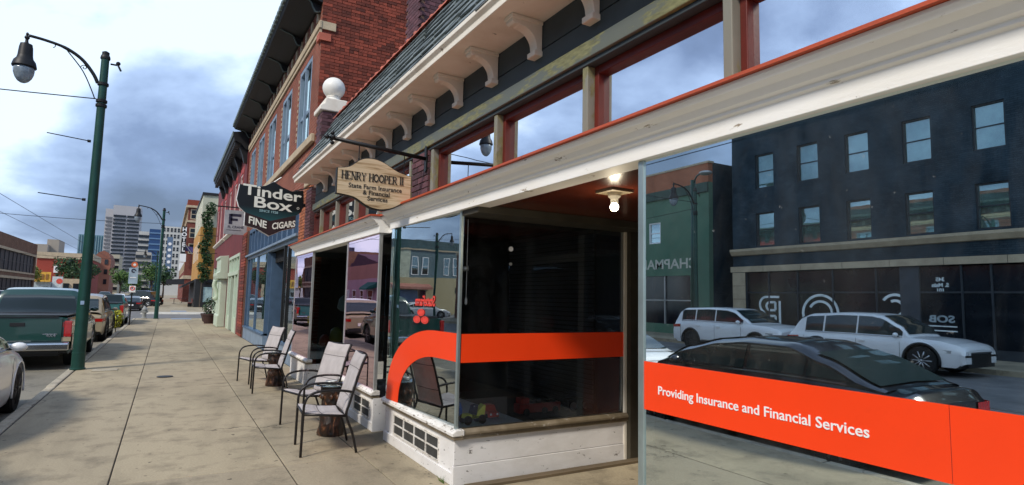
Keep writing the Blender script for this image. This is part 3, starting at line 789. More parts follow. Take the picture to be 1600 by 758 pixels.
# serif capitals cut as strokes: thick stems, thin bars, foot serifs
GL = {'H': (.72, [(.12, 0, .12, 1, .15), (.60, 0, .60, 1, .15), (.12, .52, .60, .52, .06)], [.12, .60]),
      'E': (.62, [(.12, 0, .12, 1, .15), (.12, .97, .52, .97, .06), (.12, .52, .42, .52, .06), (.12, .03, .54, .03, .06), (.52, .82, .52, 1, .05), (.54, 0, .54, .18, .05)], [.12]),
      'N': (.74, [(.12, 0, .12, 1, .06), (.62, 0, .62, 1, .06), (.10, 1, .62, 0, .15)], [.12, .62]),
      'R': (.72, [(.12, 0, .12, 1, .15), (.12, .97, .40, .97, .06), (.12, .50, .40, .50, .06), (.40, .97, .52, .86, .10), (.52, .86, .52, .62, .14), (.52, .62, .40, .50, .10), (.34, .5, .60, 0, .14)], [.12, .62]),
      'Y': (.70, [(.34, 0, .34, .48, .15), (.06, 1, .34, .45, .14), (.60, 1, .36, .45, .07)], [.34]),
      'P': (.62, [(.12, 0, .12, 1, .15), (.12, .97, .40, .97, .06), (.12, .46, .40, .46, .06), (.40, .97, .52, .85, .10), (.52, .85, .52, .60, .14), (.52, .60, .40, .46, .10)], [.12]),
      'I': (.32, [(.14, 0, .14, 1, .15)], [.14]), ' ': (.36, [], [])}
q = MB(); pen = 0.; hz = .086; sx = .0745
for chx in 'HENRY HOOPER II':
    if chx == 'O':
        arc_strip(q, pen + .36*sx, .5*hz, .30*sx, .12*sx, 0, 360, (1, 0, 0), (0, 0, 1), (1.478, SY-.027, 2.858), .003, 20, hz*.47/(.33*sx)); pen += .76*sx; continue
    w, sg, feet = GL[chx]
    s_ = [(pen+a*sx, b*hz, pen+c*sx, d*hz, e*sx) for a, b, c, d, e in sg]
    for fx in feet:
        for fy in (0.02, .98):
            if chx == 'Y' and fy > .5: continue
            if chx == 'R' and fx > .5 and fy > .5: continue
            s_.append((pen+(fx-.14)*sx, fy*hz, pen+(fx+.14)*sx, fy*hz, .05*sx))
    strokes(q, s_, (1, 0, 0), (0, 0, 1), (1.478, SY-.027, 2.858), .003); pen += w*sx
q.build('lettering', m_ink, S)
for txt, zz, xc in (('State Farm Insurance', 2.775, 1.845), ('& Financial', 2.715, 1.855), ('Services', 2.655, 1.87)):
    for wd in by_words(text_mb(txt, .068, origin=(xc, SY-.026, zz), depth=.003, bold=.0006, align='CENTER', **XZ), XZ['right'], .0125): wd.build('lettering', m_ink, S)
arm = MB().tube([(2.41, SY, 3.195), (1.36, SY, 3.275)], .022, 10).build('arm', m_iron, S, True)
fin = MB(); fin.tube([(1.36, SY, 3.275), (1.26, SY, 3.283)], [.012, .003], 8)
for d in ((0, .05), (0, -.05)):
    fin.ball((1.375, SY+d[1]*0, 3.274+d[1]), .022, 10, 8); 
fin.ball((1.375, SY-.045, 3.274), .022, 10, 8); fin.ball((1.375, SY+.045, 3.274), .022, 10, 8); fin.ball((1.32, SY, 3.278), .024, 10, 8)
fin.build('finial', m_iron, arm, True)
MB().prism([(SY-.028, 3.06), (SY, 3.04), (SY+.028, 3.06), (SY+.028, 3.33), (SY, 3.35), (SY-.028, 3.33)], 'x', 2.402, 2.418).build('wall_plate', m_iron, S)
for xx in (1.66, 2.16):
    zt = 3.195 + (2.41-xx)*.0762
    zb = 3.07 if xx < 1.8 else 2.975
    k = MB(); n = max(2, int((zt-zb)/.03))
    k.tube([(xx, SY, zt), (xx, SY, zb)], .005, 6)
    k.ball((xx, SY, zb+.02), .011, 8, 6)
    k.build('hanger', m_iron, S)

# shield sign
TY = 13.02
S = thing('shield_sign', 'dark shield-shaped cigar shop sign with pale lettering on a wall bracket', 'sign', (2.6, TY, 3.5))
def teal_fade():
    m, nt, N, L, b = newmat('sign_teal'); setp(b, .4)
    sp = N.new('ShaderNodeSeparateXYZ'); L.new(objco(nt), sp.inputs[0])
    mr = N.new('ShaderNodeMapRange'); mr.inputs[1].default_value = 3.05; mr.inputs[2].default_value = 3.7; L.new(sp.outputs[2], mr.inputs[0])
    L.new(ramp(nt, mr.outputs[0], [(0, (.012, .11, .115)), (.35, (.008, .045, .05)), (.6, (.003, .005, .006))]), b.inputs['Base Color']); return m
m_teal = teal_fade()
up_ = [(1.14, 3.865), (1.40, 3.83), (1.62, 3.88), (1.78, 3.985), (1.95, 3.89), (2.14, 3.82), (2.38, 3.865), (2.40, 3.52), (2.34, 3.38), (2.24, 3.30), (1.75, 3.14), (1.28, 3.28), (1.15, 3.40), (1.10, 3.56)]
lo_ = [(1.27, 3.295), (1.75, 3.155), (2.25, 3.315), (2.25, 3.06), (2.0, 2.985), (1.75, 2.85), (1.5, 2.985), (1.27, 3.03)]
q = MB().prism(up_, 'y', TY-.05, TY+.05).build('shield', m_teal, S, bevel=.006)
MB().prism([((x-1.76)*1.010+1.756, (z-3.5)*1.005+3.5) for x, z in up_], 'y', TY-.035, TY+.035).build('edge_band', m_text_w, q)
q2 = MB().prism(lo_, 'y', TY-.06, TY+.045).build('lower_panel', plain('sign_maroon', (.022, .006, .006), .5), S, bevel=.004)
MB().prism([((x-1.76)*1.015+1.755, (z-3.08)*1.03+3.075) for x, z in lo_], 'y', TY-.034, TY+.034).build('edge_band', m_text_w, q2)
m_ltr = plain('pale_letter', (.80, .80, .70), .5, 0, .05)
sk = -.055
for txt, sz, xx, zz, xsc in (('Tinder', .30, 1.20, 3.67, 1.40), ('Box', .31, 1.40, 3.425, 1.50)):
    text_mb(txt, sz, (1, 0, sk), (0, 0, 1), (xx, TY-.056, zz), .01, .006, xs=xsc).build('lettering', m_ltr, q)
text_mb('SINCE 1928', .070, (1, 0, sk), (0, 0, 1), (1.53, TY-.056, 3.335), .006, .001, xs=1.05).build('lettering', plain('teal_letter', (.30, .48, .50), .5), q)
arc_strip(MB(), 0, 0, .022, .008, 0, 360, (1, 0, 0), (0, 0, 1), (2.285, TY-.056, 3.47), .004, 14).build('mark', m_ltr, q)
text_mb('FINE', .205, (1, 0, -.26), (0, 0, 1), (1.335, TY-.066, 3.085), .008, .005, xs=.86).build('lettering', m_ltr, q2)
text_mb('CIGARS', .185, (1, 0, .20), (0, 0, 1), (1.79, TY-.066, 2.985), .008, .005, xs=.72).build('lettering', m_ltr, q2)
MB().tube([(2.60, TY, 3.53), (2.38, TY, 3.56)], .035, 8).build('arm', m_iron, S); bx(2.585, 2.603, TY-.07, TY+.07, 3.36, 3.70).build('wall_plate', m_iron, S)
MB().tube([(1.79, TY, 3.98), (1.93, TY, 4.10)], .015, 6).build('stay', m_alud, S)
MB().tube([(2.59, TY, 3.98), (2.20, TY, 3.84)], .012, 6).build('stay', m_iron, S)

# grey square sign farther on
FY = 25.6
S = thing('square_sign', 'pale grey square company sign with dark letters beyond the cigar sign', 'sign', (2.6, FY, 4.4))
pb = bx(1.78, 2.62, FY-.04, FY+.04, 3.97, 4.93).build('panel', plain('sign_grey', (.36, .37, .40), .5), S)
m_navy = plain('sign_navy', (.018, .016, .045), .5)
q = MB(); strokes(q, [(0, 0, 0, .40, .12), (0, .36, .38, .36, .10), (0, .18, .26, .18, .09), (.52, 0, .52, .40, .12), (.52, .03, .66, .03, .07)], (1, 0, 0), (0, 0, 1), (1.99, FY-.042, 4.38), .006); q.build('lettering', m_navy, pb)
text_mb('FL CRANE', .13, origin=(1.90, FY-.043, 4.22), depth=.004, bold=.002, **XZ).build('lettering', m_navy, pb)
bx(1.86, 2.40, FY-.046, FY-.041, 4.13, 4.145).build('rule', m_navy, pb)
MB().tube([(2.60, FY, 5.05), (1.45, FY, 5.05)], .025, 8).build('arm', m_iron, S); 
for xx in (1.9, 2.5): MB().tube([(xx, FY, 5.04), (xx, FY, 4.93)], .01, 6).build('hanger', m_iron, S)

# ------------------------------------------------------------------ patio chairs and tiki tables
def make_chair():
    C_ = thing('patio_chair', 'x', 'chair')
    r = .0135; W2 = .285
    for s in (-W2, W2):
        MB().tube(smooth_curve([(-.275, s, .0), (-.272, s, .22), (-.268, s, .44), (-.262, s, .53), (-.225, s, .605), (-.14, s, .645), (.0, s, .655), (.14, s, .645), (.235, s, .625)], 4), r, 8).build('arm_leg', m_bronze, C_, True)
        MB().tube(smooth_curve([(.285, s, .0), (.235, s, .20), (.165, s, .39), (.195, s, .52), (.25, s, .72), (.305, s, .90), (.352, s, 1.015)], 4), r, 8).build('back_leg', m_bronze, C_, True)
        MB().tube([(-.268, s, .425), (.165, s, .385)], r, 8).build('seat_rail', m_bronze, C_, True)
    fr = MB(); fr.tube([(-.268, -W2, .425), (-.268, W2, .425)], r, 8); fr.tube([(.352, -W2, 1.01), (.352, W2, 1.01)], r*.9, 8); fr.tube([(.165, -W2, .385), (.165, W2, .385)], r, 8)
    fr.build('cross_bar', m_bronze, C_, True)
    def sling(name, prof, seams):
        rows_ = []; nn = len(prof)
        for i, (x, z) in enumerate(prof):
            pad = 0.0 if i in seams else .020
            t0 = Vector(prof[min(i+1, nn-1)]) - Vector(prof[max(i-1, 0)]); nrm = Vector((-t0.y, t0.x)).normalized()
            row = []
            for k in range(9):
                u = k/8; y = (-W2+.012) + u*(2*W2-.024); sag = .018*math.sin(math.pi*u); e = 0 if k in (0, 8) else pad
                row.append((x + nrm.x*(e-sag), y, z + nrm.y*(e-sag)))
            rows_.append(row)
        q = MB(); q.grid(rows_); back = [[(x, y, z-.008) for x, y, z in rw] for rw in rows_]; q.grid(back)
        so = q.build(name, m_sling, C_, True)
        for i in sorted(seams)[1:-1]:
            MB().tube([(x, y, z+.002) for x, y, z in rows_[i]], .0045, 5).build('seam', plain('seam_grey', (.12, .11, .11), .9), so)
        return so
    def dens(pts, seams_frac, n=17):
        c = smooth_curve(pts, 8); c = [(p.x, p.y) for p in c]; idx = [round(i*(len(c)-1)/(n-1)) for i in range(n)]
        return [c[i] for i in idx], {round(f*(n-1)) for f in seams_frac}
    p_, s_ = dens([(-.27, .445), (-.15, .425), (.0, .405), (.14, .40)], (0, .5, 1)); sling('seat_sling', p_, s_)
    p_, s_ = dens([(.16, .41), (.19, .53), (.245, .72), (.30, .90), (.35, 1.02)], (0, .34, .70, 1)); sling('back_sling', [(x-.012, z) for x, z in p_], s_)
    return C_
ch0 = make_chair()
spots = [((1.585, 6.66), -5, 'patio chair nearest the camera, its back to the far shop window'),
         ((1.70, 7.90), 16, 'patio chair beyond the nearest carved table, turned towards the camera'),
         ((1.63, 11.02), -4, 'patio chair on the near side of the far carved table'),
         ((1.60, 12.20), 14, 'patio chair farthest along the pavement, by the blue shop front')]
for i, ((x, y), a, lab) in enumerate(spots):
    o = ch0 if i == 0 else copy_tree(ch0)
    o.location = (x, y, .003); o.rotation_euler = (0, 0, R(a)); o['label'] = lab; o['group'] = 'patio chairs in front of the shops'
def tikimat():
    m, nt, N, L, b = newmat('carved_tiki'); setp(b, .45)
    co = scaled(nt, objco(nt), (1, 1, .55))
    v = N.new('ShaderNodeTexVoronoi'); v.inputs['Scale'].default_value = 13; L.new(co, v.inputs['Vector'])
    f = noise(nt, co, 9, 4, .6, 1.5)
    c = ramp(nt, f, [(.38, (.008, .005, .003)), (.52, (.035, .013, .006)), (.60, (.12, .045, .018)), (.70, (.36, .18, .09))])
    L.new(c, b.inputs['Base Color']); bump(nt, b, v.outputs[0], .9, .03); return m
m_tiki = tikimat()
m_clear = glass('table_glass', .18, (.9, .95, .95), (.82, .88, .88), wave=0)
def tiki(loc, lab):
    T_ = thing('carved_table', lab, 'side table', loc, 'carved tiki stump tables')
    x, y, z = loc; q = MB(); prof = [(.150, 0), (.156, .03), (.142, .12), (.128, .2), (.132, .24), (.118, .27), (.122, .36), (.128, .44), (.136, .50), (.132, .575)]
    n = 24; rows_ = []
    for r_, zz in prof:
        rows_.append([(x + r_*(1+.05*math.sin(3*a+zz*20)+.03*math.sin(7*a+zz*33))*math.cos(a), y + r_*(1+.05*math.sin(3*a+zz*20)+.03*math.sin(7*a+zz*33))*math.sin(a), z+zz) for a in [2*math.pi*k/n for k in range(n)]])
    q.grid(rows_, True); q.add(rows_[-1], [tuple(range(n))]); q.build('stump', m_tiki, T_, 'auto')
    for s in (-1, 1):       # carved eyes and mouth on the pavement side and the camera side
        for (dx, dy) in ((-.128, s*.045), (s*.045, -.128)):
            d = Vector((dx, dy)).normalized()
            MB().ball((x+d.x*.125, y+d.y*.125, z+.45), .028, 10, 8, 1.3).build('carved_eye', m_tiki, T_, True)
    for (dx, dy) in ((-1, -.1), (-.1, -1)):
        MB().ball((x+dx*.125, y+dy*.125, z+.33), .045, 12, 8, .55).build('carved_mouth', m_tiki, T_, True)
    MB().lathe([(.0001, .578), (.20, .578), (.205, .584), (.20, .590), (.0001, .590)], (x, y, z), 32).build('glass_top', m_clear, T_)
    return T_
tiki((1.80, 7.30, .003), 'carved tiki stump table between the two nearest patio chairs'); tiki((1.80, 11.55, .003), 'carved tiki stump table between the two far patio chairs')
for (x, y, l) in ((1.80, 7.30, 'round ashtray on the near carved table'), (1.80, 11.55, 'round ashtray on the far carved table')):
    o = MB().lathe([(.0001, .600), (.05, .600), (.058, .612), (.066, .632), (.070, .632), (.064, .60), (.056, .594), (.0001, .594)], (x-.02, y, 0), 20).build('ashtray', m_alud, None, True); tag(o, l, 'ashtray', 'ashtrays on the carved tables')

# ------------------------------------------------------------------ toys behind the glass
def toy_wheel(m, x, y, z, r, ax='y'):
    m.lathe([(r*.72, -.006), (r, -.006), (r, .006), (r*.72, .006), (r*.72, -.006)], (x, y, z), 18, ax)
    for k in range(6):
        a = math.pi*k/3; m.tube([(x, y, z), (x+r*.8*math.cos(a), y, z+r*.8*math.sin(a))], .0025, 5)
T_ = thing('toy_roadster', 'yellow-green open toy roadster with spoked wheels in the display window', 'toy car', (2.56, 5.06, .482))
q = MB(); q.prism([(2.46, .535), (2.47, .575), (2.53, .575), (2.545, .545), (2.575, .545), (2.60, .605), (2.66, .655), (2.675, .65), (2.665, .56), (2.62, .535)], 'y', 5.02, 5.11)
q.build('body', plain('toy_lime', (.80, .82, .12), .4), T_, bevel=.006)
MB().prism([(2.53, .575), (2.55, .65), (2.60, .655), (2.585, .56)], 'y', 5.027, 5.103).build('seat', plain('toy_navy', (.03, .04, .09), .5), T_, bevel=.006)
for x, y in ((2.485, 5.01), (2.635, 5.01), (2.485, 5.12), (2.635, 5.12)):
    w = MB(); toy_wheel(w, x, y, .524, .042); w.build('wheel', m_iron, T_)
T_ = thing('toy_sedan', 'small red toy car with round headlamps in the display window', 'toy car', (2.83, 5.26, .489))
q = MB(); q.prism([(5.14, .50), (5.14, .545), (5.20, .56), (5.235, .605), (5.33, .605), (5.38, .55), (5.38, .50)], 'x', 2.77, 2.89); q.build('body', plain('toy_red', (.80, .07, .04), .35), T_, bevel=.012)
for x in (2.795, 2.865): MB().ball((x, 5.137, .532), .011, 8, 6).build('headlamp', m_text_w, T_)
for x in (2.775, 2.885):
    for y in (5.18, 5.33): MB().lathe([(.022, -.008), (.022, .008)], (x, y, .512), 12, 'x').build('wheel', m_rubber, T_)
MB().prism([(5.225, .565), (5.245, .598), (5.262, .598)], 'x', 2.785, 2.875).build('windscreen', m_glass_dark, T_)
T_ = thing('toy_van', 'blue toy truck behind the lime roadster in the display window', 'toy car', (2.47, 5.30, .482))
q = MB(); q.prism([(5.22, .52), (5.22, .60), (5.27, .65), (5.36, .65), (5.36, .58), (5.48, .58), (5.48, .52)], 'x', 2.42, 2.53); q.build('body', plain('toy_blue', (.06, .20, .60), .4), T_, bevel=.008)
for x in (2.42, 2.53):
    for y in (5.27, 5.42): MB().lathe([(.03, -.008), (.03, .008)], (x, y, .512), 14, 'x').build('wheel', m_rubber, T_)
T_ = thing('toy_motorcycle', 'pale spoked toy bicycle left of the lime roadster in the display window', 'toy bicycle', (2.45, 5.62, .482))
q = MB()
for y in (5.56, 5.72): toy_wheel(q, 2.45, y, .545, .06, 'x')
q.build('wheel', m_alud, T_); MB().tube([(2.45, 5.56, .545), (2.45, 5.60, .63), (2.45, 5.68, .62), (2.45, 5.72, .545), (2.45, 5.64, .56), (2.45, 5.60, .63)], .006, 6).build('frame', m_chrome, T_)
T_ = thing('toy_fire_engine', 'long dark red toy fire engine at the back of the display window', 'toy truck', (3.35, 5.2, .489))
bx(3.12, 3.62, 5.14, 5.26, .51, .60).build('body', plain('toy_maroon', (.35, .03, .025), .4), T_, bevel=.008)
bx(3.14, 3.24, 5.145, 5.255, .601, .66).build('cab', plain('toy_maroon', (.15, .012, .01)), T_, bevel=.008)
for k in range(5): bx(3.28+k*.06, 3.32+k*.06, 5.15, 5.25, .601, .625).build('hose_bin', m_rimdark, T_)
for x in (3.2, 3.42, 3.55): MB().lathe([(.035, -.07), (.035, .07)], (x, 5.2, .524), 14, 'y').build('wheel', m_rubber, T_)
T_ = thing('toy_tractor', 'black toy truck with pale wheel discs at the back of the display window', 'toy truck', (3.8, 5.16, .489))
bx(3.70, 3.98, 5.12, 5.22, .53, .62).build('body', m_iron, T_, bevel=.01)
for x in (3.76, 3.92):
    w = MB().lathe([(.06, -.06), (.06, .06)], (x, 5.17, .55), 18, 'y').build('wheel', m_rubber, T_); MB().lathe([(.04, -.066), (.04, .066)], (x, 5.17, .55), 14, 'y').build('hub', m_alud, w)
# two round stickers and a hanging pull on the side pane
for i, (x, z, r, lab) in enumerate(((2.83, 2.13, .024, 'larger pale round sticker high on the side window'), (2.83, 1.985, .016, 'smaller round sticker below it on the side window'))):
    o = MB().lathe([(.0001, -.002), (r, -.002), (r, .002), (.0001, .002)], (x, 4.878, z), 18, 'y').build('sticker', m_text_w if i == 0 else m_alud); tag(o, lab, 'sticker')
T_ = thing('wall_speaker', 'tiny dark camera with a pale tip inside the display corner', 'camera', (2.36, 5.02, 1.92))
MB().ball((2.36, 5.02, 1.93), .035, 12, 8).build('mount', m_iron, T_, True); MB().tube([(2.36, 5.0, 1.92), (2.42, 4.96, 1.93)], [.02, .026], 10).build('lens', m_alud, T_, True)
o = MB().tube([(2.41, 4.97, 2.39), (2.41, 4.97, 1.66)], .003, 5); o.lathe([(.004, 1.66), (.012, 1.64), (.012, 1.60), (.004, 1.59)], (2.41, 4.97, 0), 8)
tag(o.build('blind_cord', m_text_w), 'thin white blind cord with a pull inside the display corner', 'cord')

# ------------------------------------------------------------------ lamp posts
def lamp_post(label, arm=-1):
    P = thing('street_lamp', label, 'street lamp', (0, 0, 0), 'green street lamps along the street')
    MB().lathe([(.140, 0), (.140, .03), (.122, .04), (.119, .32), (.123, .325), (.123, .35), (.117, .355), (.108, 1.6), (.095, 2.6), (.082, 5.2), (.076, 6.72)], (0, 0, 0), 28).build('pole', m_green, P, 'auto')
    MB().lathe([(.09, 6.70), (.095, 6.73), (.085, 6.78), (.07, 6.80), (.07, 6.86), (.03, 6.885)], (0, 0, 0), 20).build('pole_cap', m_iron, P, 'auto')
    a = arm
    am = MB().tube(smooth_curve([(a*.10, 0, 6.15), (a*.20, 0, 6.35), (a*.42, 0, 6.62), (a*.72, 0, 6.80), (a*1.05, 0, 6.88), (a*1.33, 0, 6.915)], 5), [.036]*16+[.03]*10, 10).build('arm', m_iron, P, True)
    q = MB(); q.tube(smooth_curve([(a*.13, 0, 5.80), (a*.20, 0, 5.98), (a*.32, 0, 6.25), (a*.44, 0, 6.45), (a*.68, 0, 6.75)], 5), .012, 6)
    q.tube([(a*(.36+.06*math.cos(t)*(1-t/9)), 0, 6.44+.06*math.sin(t)*(1-t/9)) for t in [k*.45 for k in range(18)]], .009, 6)
    q.tube([(a*(.93+.045*math.cos(t)), 0, 6.80+.045*math.sin(t)) for t in [1.4+k*.35 for k in range(10)]], .009, 6)
    q.build('scrollwork', m_iron, am, True)
    for z in (6.10, 5.72, 5.62): MB().lathe([(.095, z), (.105, z+.01), (.105, z+.06), (.095, z+.07)], (0, 0, 0), 20).build('clamp', m_iron, P)
    x = a*1.36
    L0 = MB().lathe([(0.017, 7.02), (0.030, 6.98), (0.017, 6.96), (0.039, 6.94), (0.047, 6.91), (0.026, 6.87), (0.030, 6.82), (0.043, 6.79), (0.103, 6.77), (0.107, 6.74), (0.116, 6.70), (0.129, 6.52), (0.142, 6.46), (0.185, 6.40), (0.202, 6.33), (0.211, 6.29), (0.202, 6.27), (0.172, 6.27)], (x, 0, -.05), 24).build('lantern', m_iron, P, 'auto')
    MB().lathe([(0.176, 6.268), (0.181, 6.22), (0.172, 6.14), (0.142, 6.05), (0.095, 5.98), (0.043, 5.945), (0.001, 5.94)], (x, 0, -.05), 24).build('lamp_globe', plain('lamp_globe_frost', (.24, .29, .33), .15, 0, .3, 6, .1, 30, coat=.5), L0, True)
    q = MB(); q.tube([(-a*.10, 0, 6.62), (-a*.22, 0, 6.62)], .02, 8); q.ball((-a*.24, 0, 6.66), .045, 10, 8); q.tube([(-a*.24, 0, 6.62), (-a*.30, 0, 6.50)], .02, 8)
    q.build('photocell', m_iron, P)
    return P
lp = lamp_post('green street lamp nearest the camera, beside the green pickup')
lp.location = (-1.50, 15.35, .003)
for (x, y, rz, lab) in ((-.46, 42.6, 0, 'green street lamp at the street corner beside the hydrant'), (-16.6, 42.8, 0, 'street lamp across the street by the tan and grey building'),
                        (-15.9, 18.7, 180, 'pale street lamp across the street before the green shop'), (-1.3, 88, 0, 'street lamp on the next block beyond the crossing')):
    o = copy_tree(lp); o.location = (x, y, .003); o.rotation_euler = (0, 0, R(rz)); o['label'] = lab
stk = bx(-1.54, -1.475, 15.228, 15.234, 1.35, 1.43); tag(stk.build('pole_sticker', plain('sticker_blue', (.35, .5, .7), .5)), 'small pale blue sticker on the near lamp post', 'sticker')
# wires
def wire(a, b, sag, r, name, lab, n=12):
    a, b = Vector(a), Vector(b); pts = [a.lerp(b, k/n) - Vector((0, 0, sag*4*(k/n)*(1-k/n))) for k in range(n+1)]
    o = MB().tube(pts, r, 5).build(name, m_iron); tag(o, lab, 'wire', 'overhead wires'); return o
wire((-1.60, 15.35, 5.80), (-15.8, 18.7, 6.2), .12, .012, 'span_wire', 'span wire running from the near lamp post across the street')
wire((-.5, 42.6, 5.9), (-16.5, 42.8, 6.3), .25, .014, 'span_wire', 'span wire from the corner lamp post across the street')
wire((-6.8, 10, 6.0), (-6.8, 120, 6.0), .1, .012, 'trolley_wire', 'right hand trolley wire above the tracks', 20)
wire((-8.3, 10, 6.0), (-8.3, 120, 6.0), .1, .012, 'trolley_wire', 'left hand trolley wire above the tracks', 20)
wire((-1.3, 88, 5.9), (-15.8, 92, 6.0), .3, .02, 'span_wire', 'far span wire on the next block')
wire((-15.8, 18.7, 5.9), (-16.5, 42.8, 6.3), .35, .012, 'cable', 'cable strung between the lamp posts across the street')
for (z, l, lab) in ((4.84, .75, 'thin steel rod on the near lamp post, upper of two'), (3.57, .80, 'thin steel rod on the near lamp post, lower of two')):
    q = MB(); q.tube([(-1.62, 15.30, z), (-1.62-l, 15.25, z+.06)], .010, 6); q.lathe([(.03, -.03), (.03, .03)], (-1.65, 15.3, z), 10, 'x')
    tag(q.build('banner_rod', m_iron), lab, 'rod', 'banner rods on the near lamp post')

# ------------------------------------------------------------------ sign post, hydrant, planters
P = thing('parking_sign', 'kerbside parking sign post with blue, white and red plates', 'road sign', (-1.48, 34.55, 0))
MB().tube([(-1.48, 34.55, 0), (-1.46, 34.55, 3.0)], .032, 8).build('post', m_iron, P)
pl = bx(-1.66, -1.28, 34.49, 34.51, 2.02, 2.80).build('plate', plain('sign_blue_grey', (.36, .46, .55), .5), P); arc_strip(MB(), 0, 0, .075, .05, 0, 300, (1, 0, 0), (0, 0, 1), (-1.47, 34.482, 2.66), .005, 16).build('symbol', m_navy, pl)
bx(-1.60, -1.34, 34.483, 34.489, 2.30, 2.34).build('rule', m_text_w, pl)
pl = bx(-1.60, -1.33, 34.49, 34.51, 1.60, 1.92).build('plate', m_text_w, P); q = MB(); arc_strip(q, 0, 0, .085, .035, 0, 360, (1, 0, 0), (0, 0, 1), (-1.465, 34.482, 1.79), .005, 18); q.build('red_ring', mt, pl)
text_mb('P', .12, origin=(-1.50, 34.484, 1.75), depth=.004, bold=.003, **XZ).build('symbol', m_ink, pl)
pl = MB().lathe([(.0001, -.01), (.14, -.01), (.14, .01), (.0001, .01)], (-1.45, 34.5, 2.96), 20, 'y').build('plate', plain('sign_orange', (.75, .16, .05), .5), P); MB().lathe([(.0001, -.013), (.06, -.013), (.06, -.011), (.0001, -.011)], (-1.45, 34.5, 2.96), 14, 'y').build('symbol', m_text_w, pl)
P = thing('fire_hydrant', 'short grey fire hydrant at the kerb ramp', 'hydrant', (-1.10, 43.1, 0)); x, y = -1.10, 43.1; mg = plain('hydrant_grey', (.30, .31, .30), .6)
MB().lathe([(.16, 0), (.16, .05), (.12, .07), (.11, .50), (.15, .52), (.15, .57), (.12, .62), (.06, .70), (.03, .74)], (x, y, 0), 18).build('barrel', mg, P, 'auto')
MB().lathe([(.06, -.20), (.07, -.20), (.07, .20), (.06, .20)], (x, y, .42), 12, 'x').build('nozzle', mg, P); MB().lathe([(.07, -.18), (.08, -.12), (.08, 0)], (x, y, .40), 12, 'y').build('nozzle', mg, P)
def leaf_cloud(m, c, rx, ry, rz, n, size, rg):
    for _ in range(n):
        while True:
            p = Vector((rg.uniform(-1, 1), rg.uniform(-1, 1), rg.uniform(-1, 1)))
            if .25 < p.length < 1: break
        p = Vector((c[0]+p.x*rx, c[1]+p.y*ry, c[2]+p.z*rz)); s = size*rg.uniform(.6, 1.3)
        u = Vector((rg.gauss(0, 1), rg.gauss(0, 1), rg.gauss(0, 1))).normalized(); w = u.orthogonal().normalized(); n_ = u.cross(w)
        m.add([p+u*s, p+w*s*.5, p-u*s, p-w*s*.5+n_*s*.2], [(0, 1, 2, 3)])
for (x, y, s, lab) in ((2.10, 36.0, 1., 'dark planter nearest along the red building, with a flowering plant'), (2.12, 38.6, .9, 'dark planter behind it by the red building')):
    P = thing('planter', lab, 'planter', (x, y, 0), 'planters by the red building')
    MB().lathe([(.26*s, .003), (.36*s, .42*s), (.39*s, .44*s), (.39*s, .52*s), (.34*s, .52*s), (.32*s, .44*s), (.001, .44*s)], (x, y, 0), 18).build('pot', plain('planter_brown', (.045, .02, .018), .6), P, 'auto')
    q = MB(); leaf_cloud(q, (x, y, .95*s), .28, .28, .50*s, 160, .07, rnd); q.build('foliage', m_leafd, P)
    q = MB(); leaf_cloud(q, (x, y, .85*s), .22, .22, .3*s, 40, .05, rnd); q.build('flowers', m_text_w, P)
P = thing('kerb_plant', 'yellow-green plant growing at the kerb beside the parked cars', 'plant', (-1.75, 30.5, 0))
q = MB(); leaf_cloud(q, (-1.78, 30.5, .42), .22, .22, .42, 120, .11, rnd); q.build('foliage', leafmat('leaf_yellow', (.30, .30, .02), (.55, .55, .08)), P); MB().tube([(-1.78, 30.5, -.14), (-1.78, 30.5, .5)], .02, 6).build('stem', m_bark, P)
P = thing('weed_tuft', 'small green weed at the foot of the near shop bulkhead', 'weed', (2.24, 5.02, 0)); q = MB()
for k in range(26):
    a = rnd.uniform(0, 6.3); l = rnd.uniform(.02, .07); q.add([(2.24, 5.02+k*.004-.05, .002), (2.245, 5.02+k*.004-.05, .002), (2.24+l*.6*math.cos(a), 5.02+k*.004-.05+l*.6*math.sin(a), l)], [(0, 1, 2)])
q.build('blades', m_leaf, P)
# ------------------------------------------------------------------ red brick building next door
BXF, BY0, BY1 = 2.60, 13.10, 26.2
B = thing('brick_building', 'tall red brick building with blue sash windows and a dark bracketed cornice', 'building', (BXF, 19, 0))
wins = [(13.95, 15.45), (16.55, 18.05), (19.2, 20.7), (21.75, 23.2), (24.15, 25.5)]
m_bf = brickmat('brick_front', (.27, .075, .045), (.20, .05, .03), (.30, .22, .16))
holes = [(a, b, 5.22, 7.28) for a, b in wins] + [(14.3, 24.5, 0, 4.05)]
wall_with_holes(MB(), BXF, BXF+.25, BY0, BY1, 0, 9.3, holes).build('front_wall', m_bf, B)
sw = bx(BXF+.02, 14, BY0+.02, BY0+.25, 0, 10.4).build('side_wall', m_dmortar, B)
bx(BXF+.3, 14, BY0+.3, BY1, 4.2, 4.3).build('inner_floor', m_dark, B)
bx(3.4, 3.5, BY0+.3, BY1, 0, 9.2).build('inner_wall', m_dark, B)
bx(BXF+.25, 14, BY0+.25, BY1, 9.0, 9.2).build('roof_deck', m_dark, B)
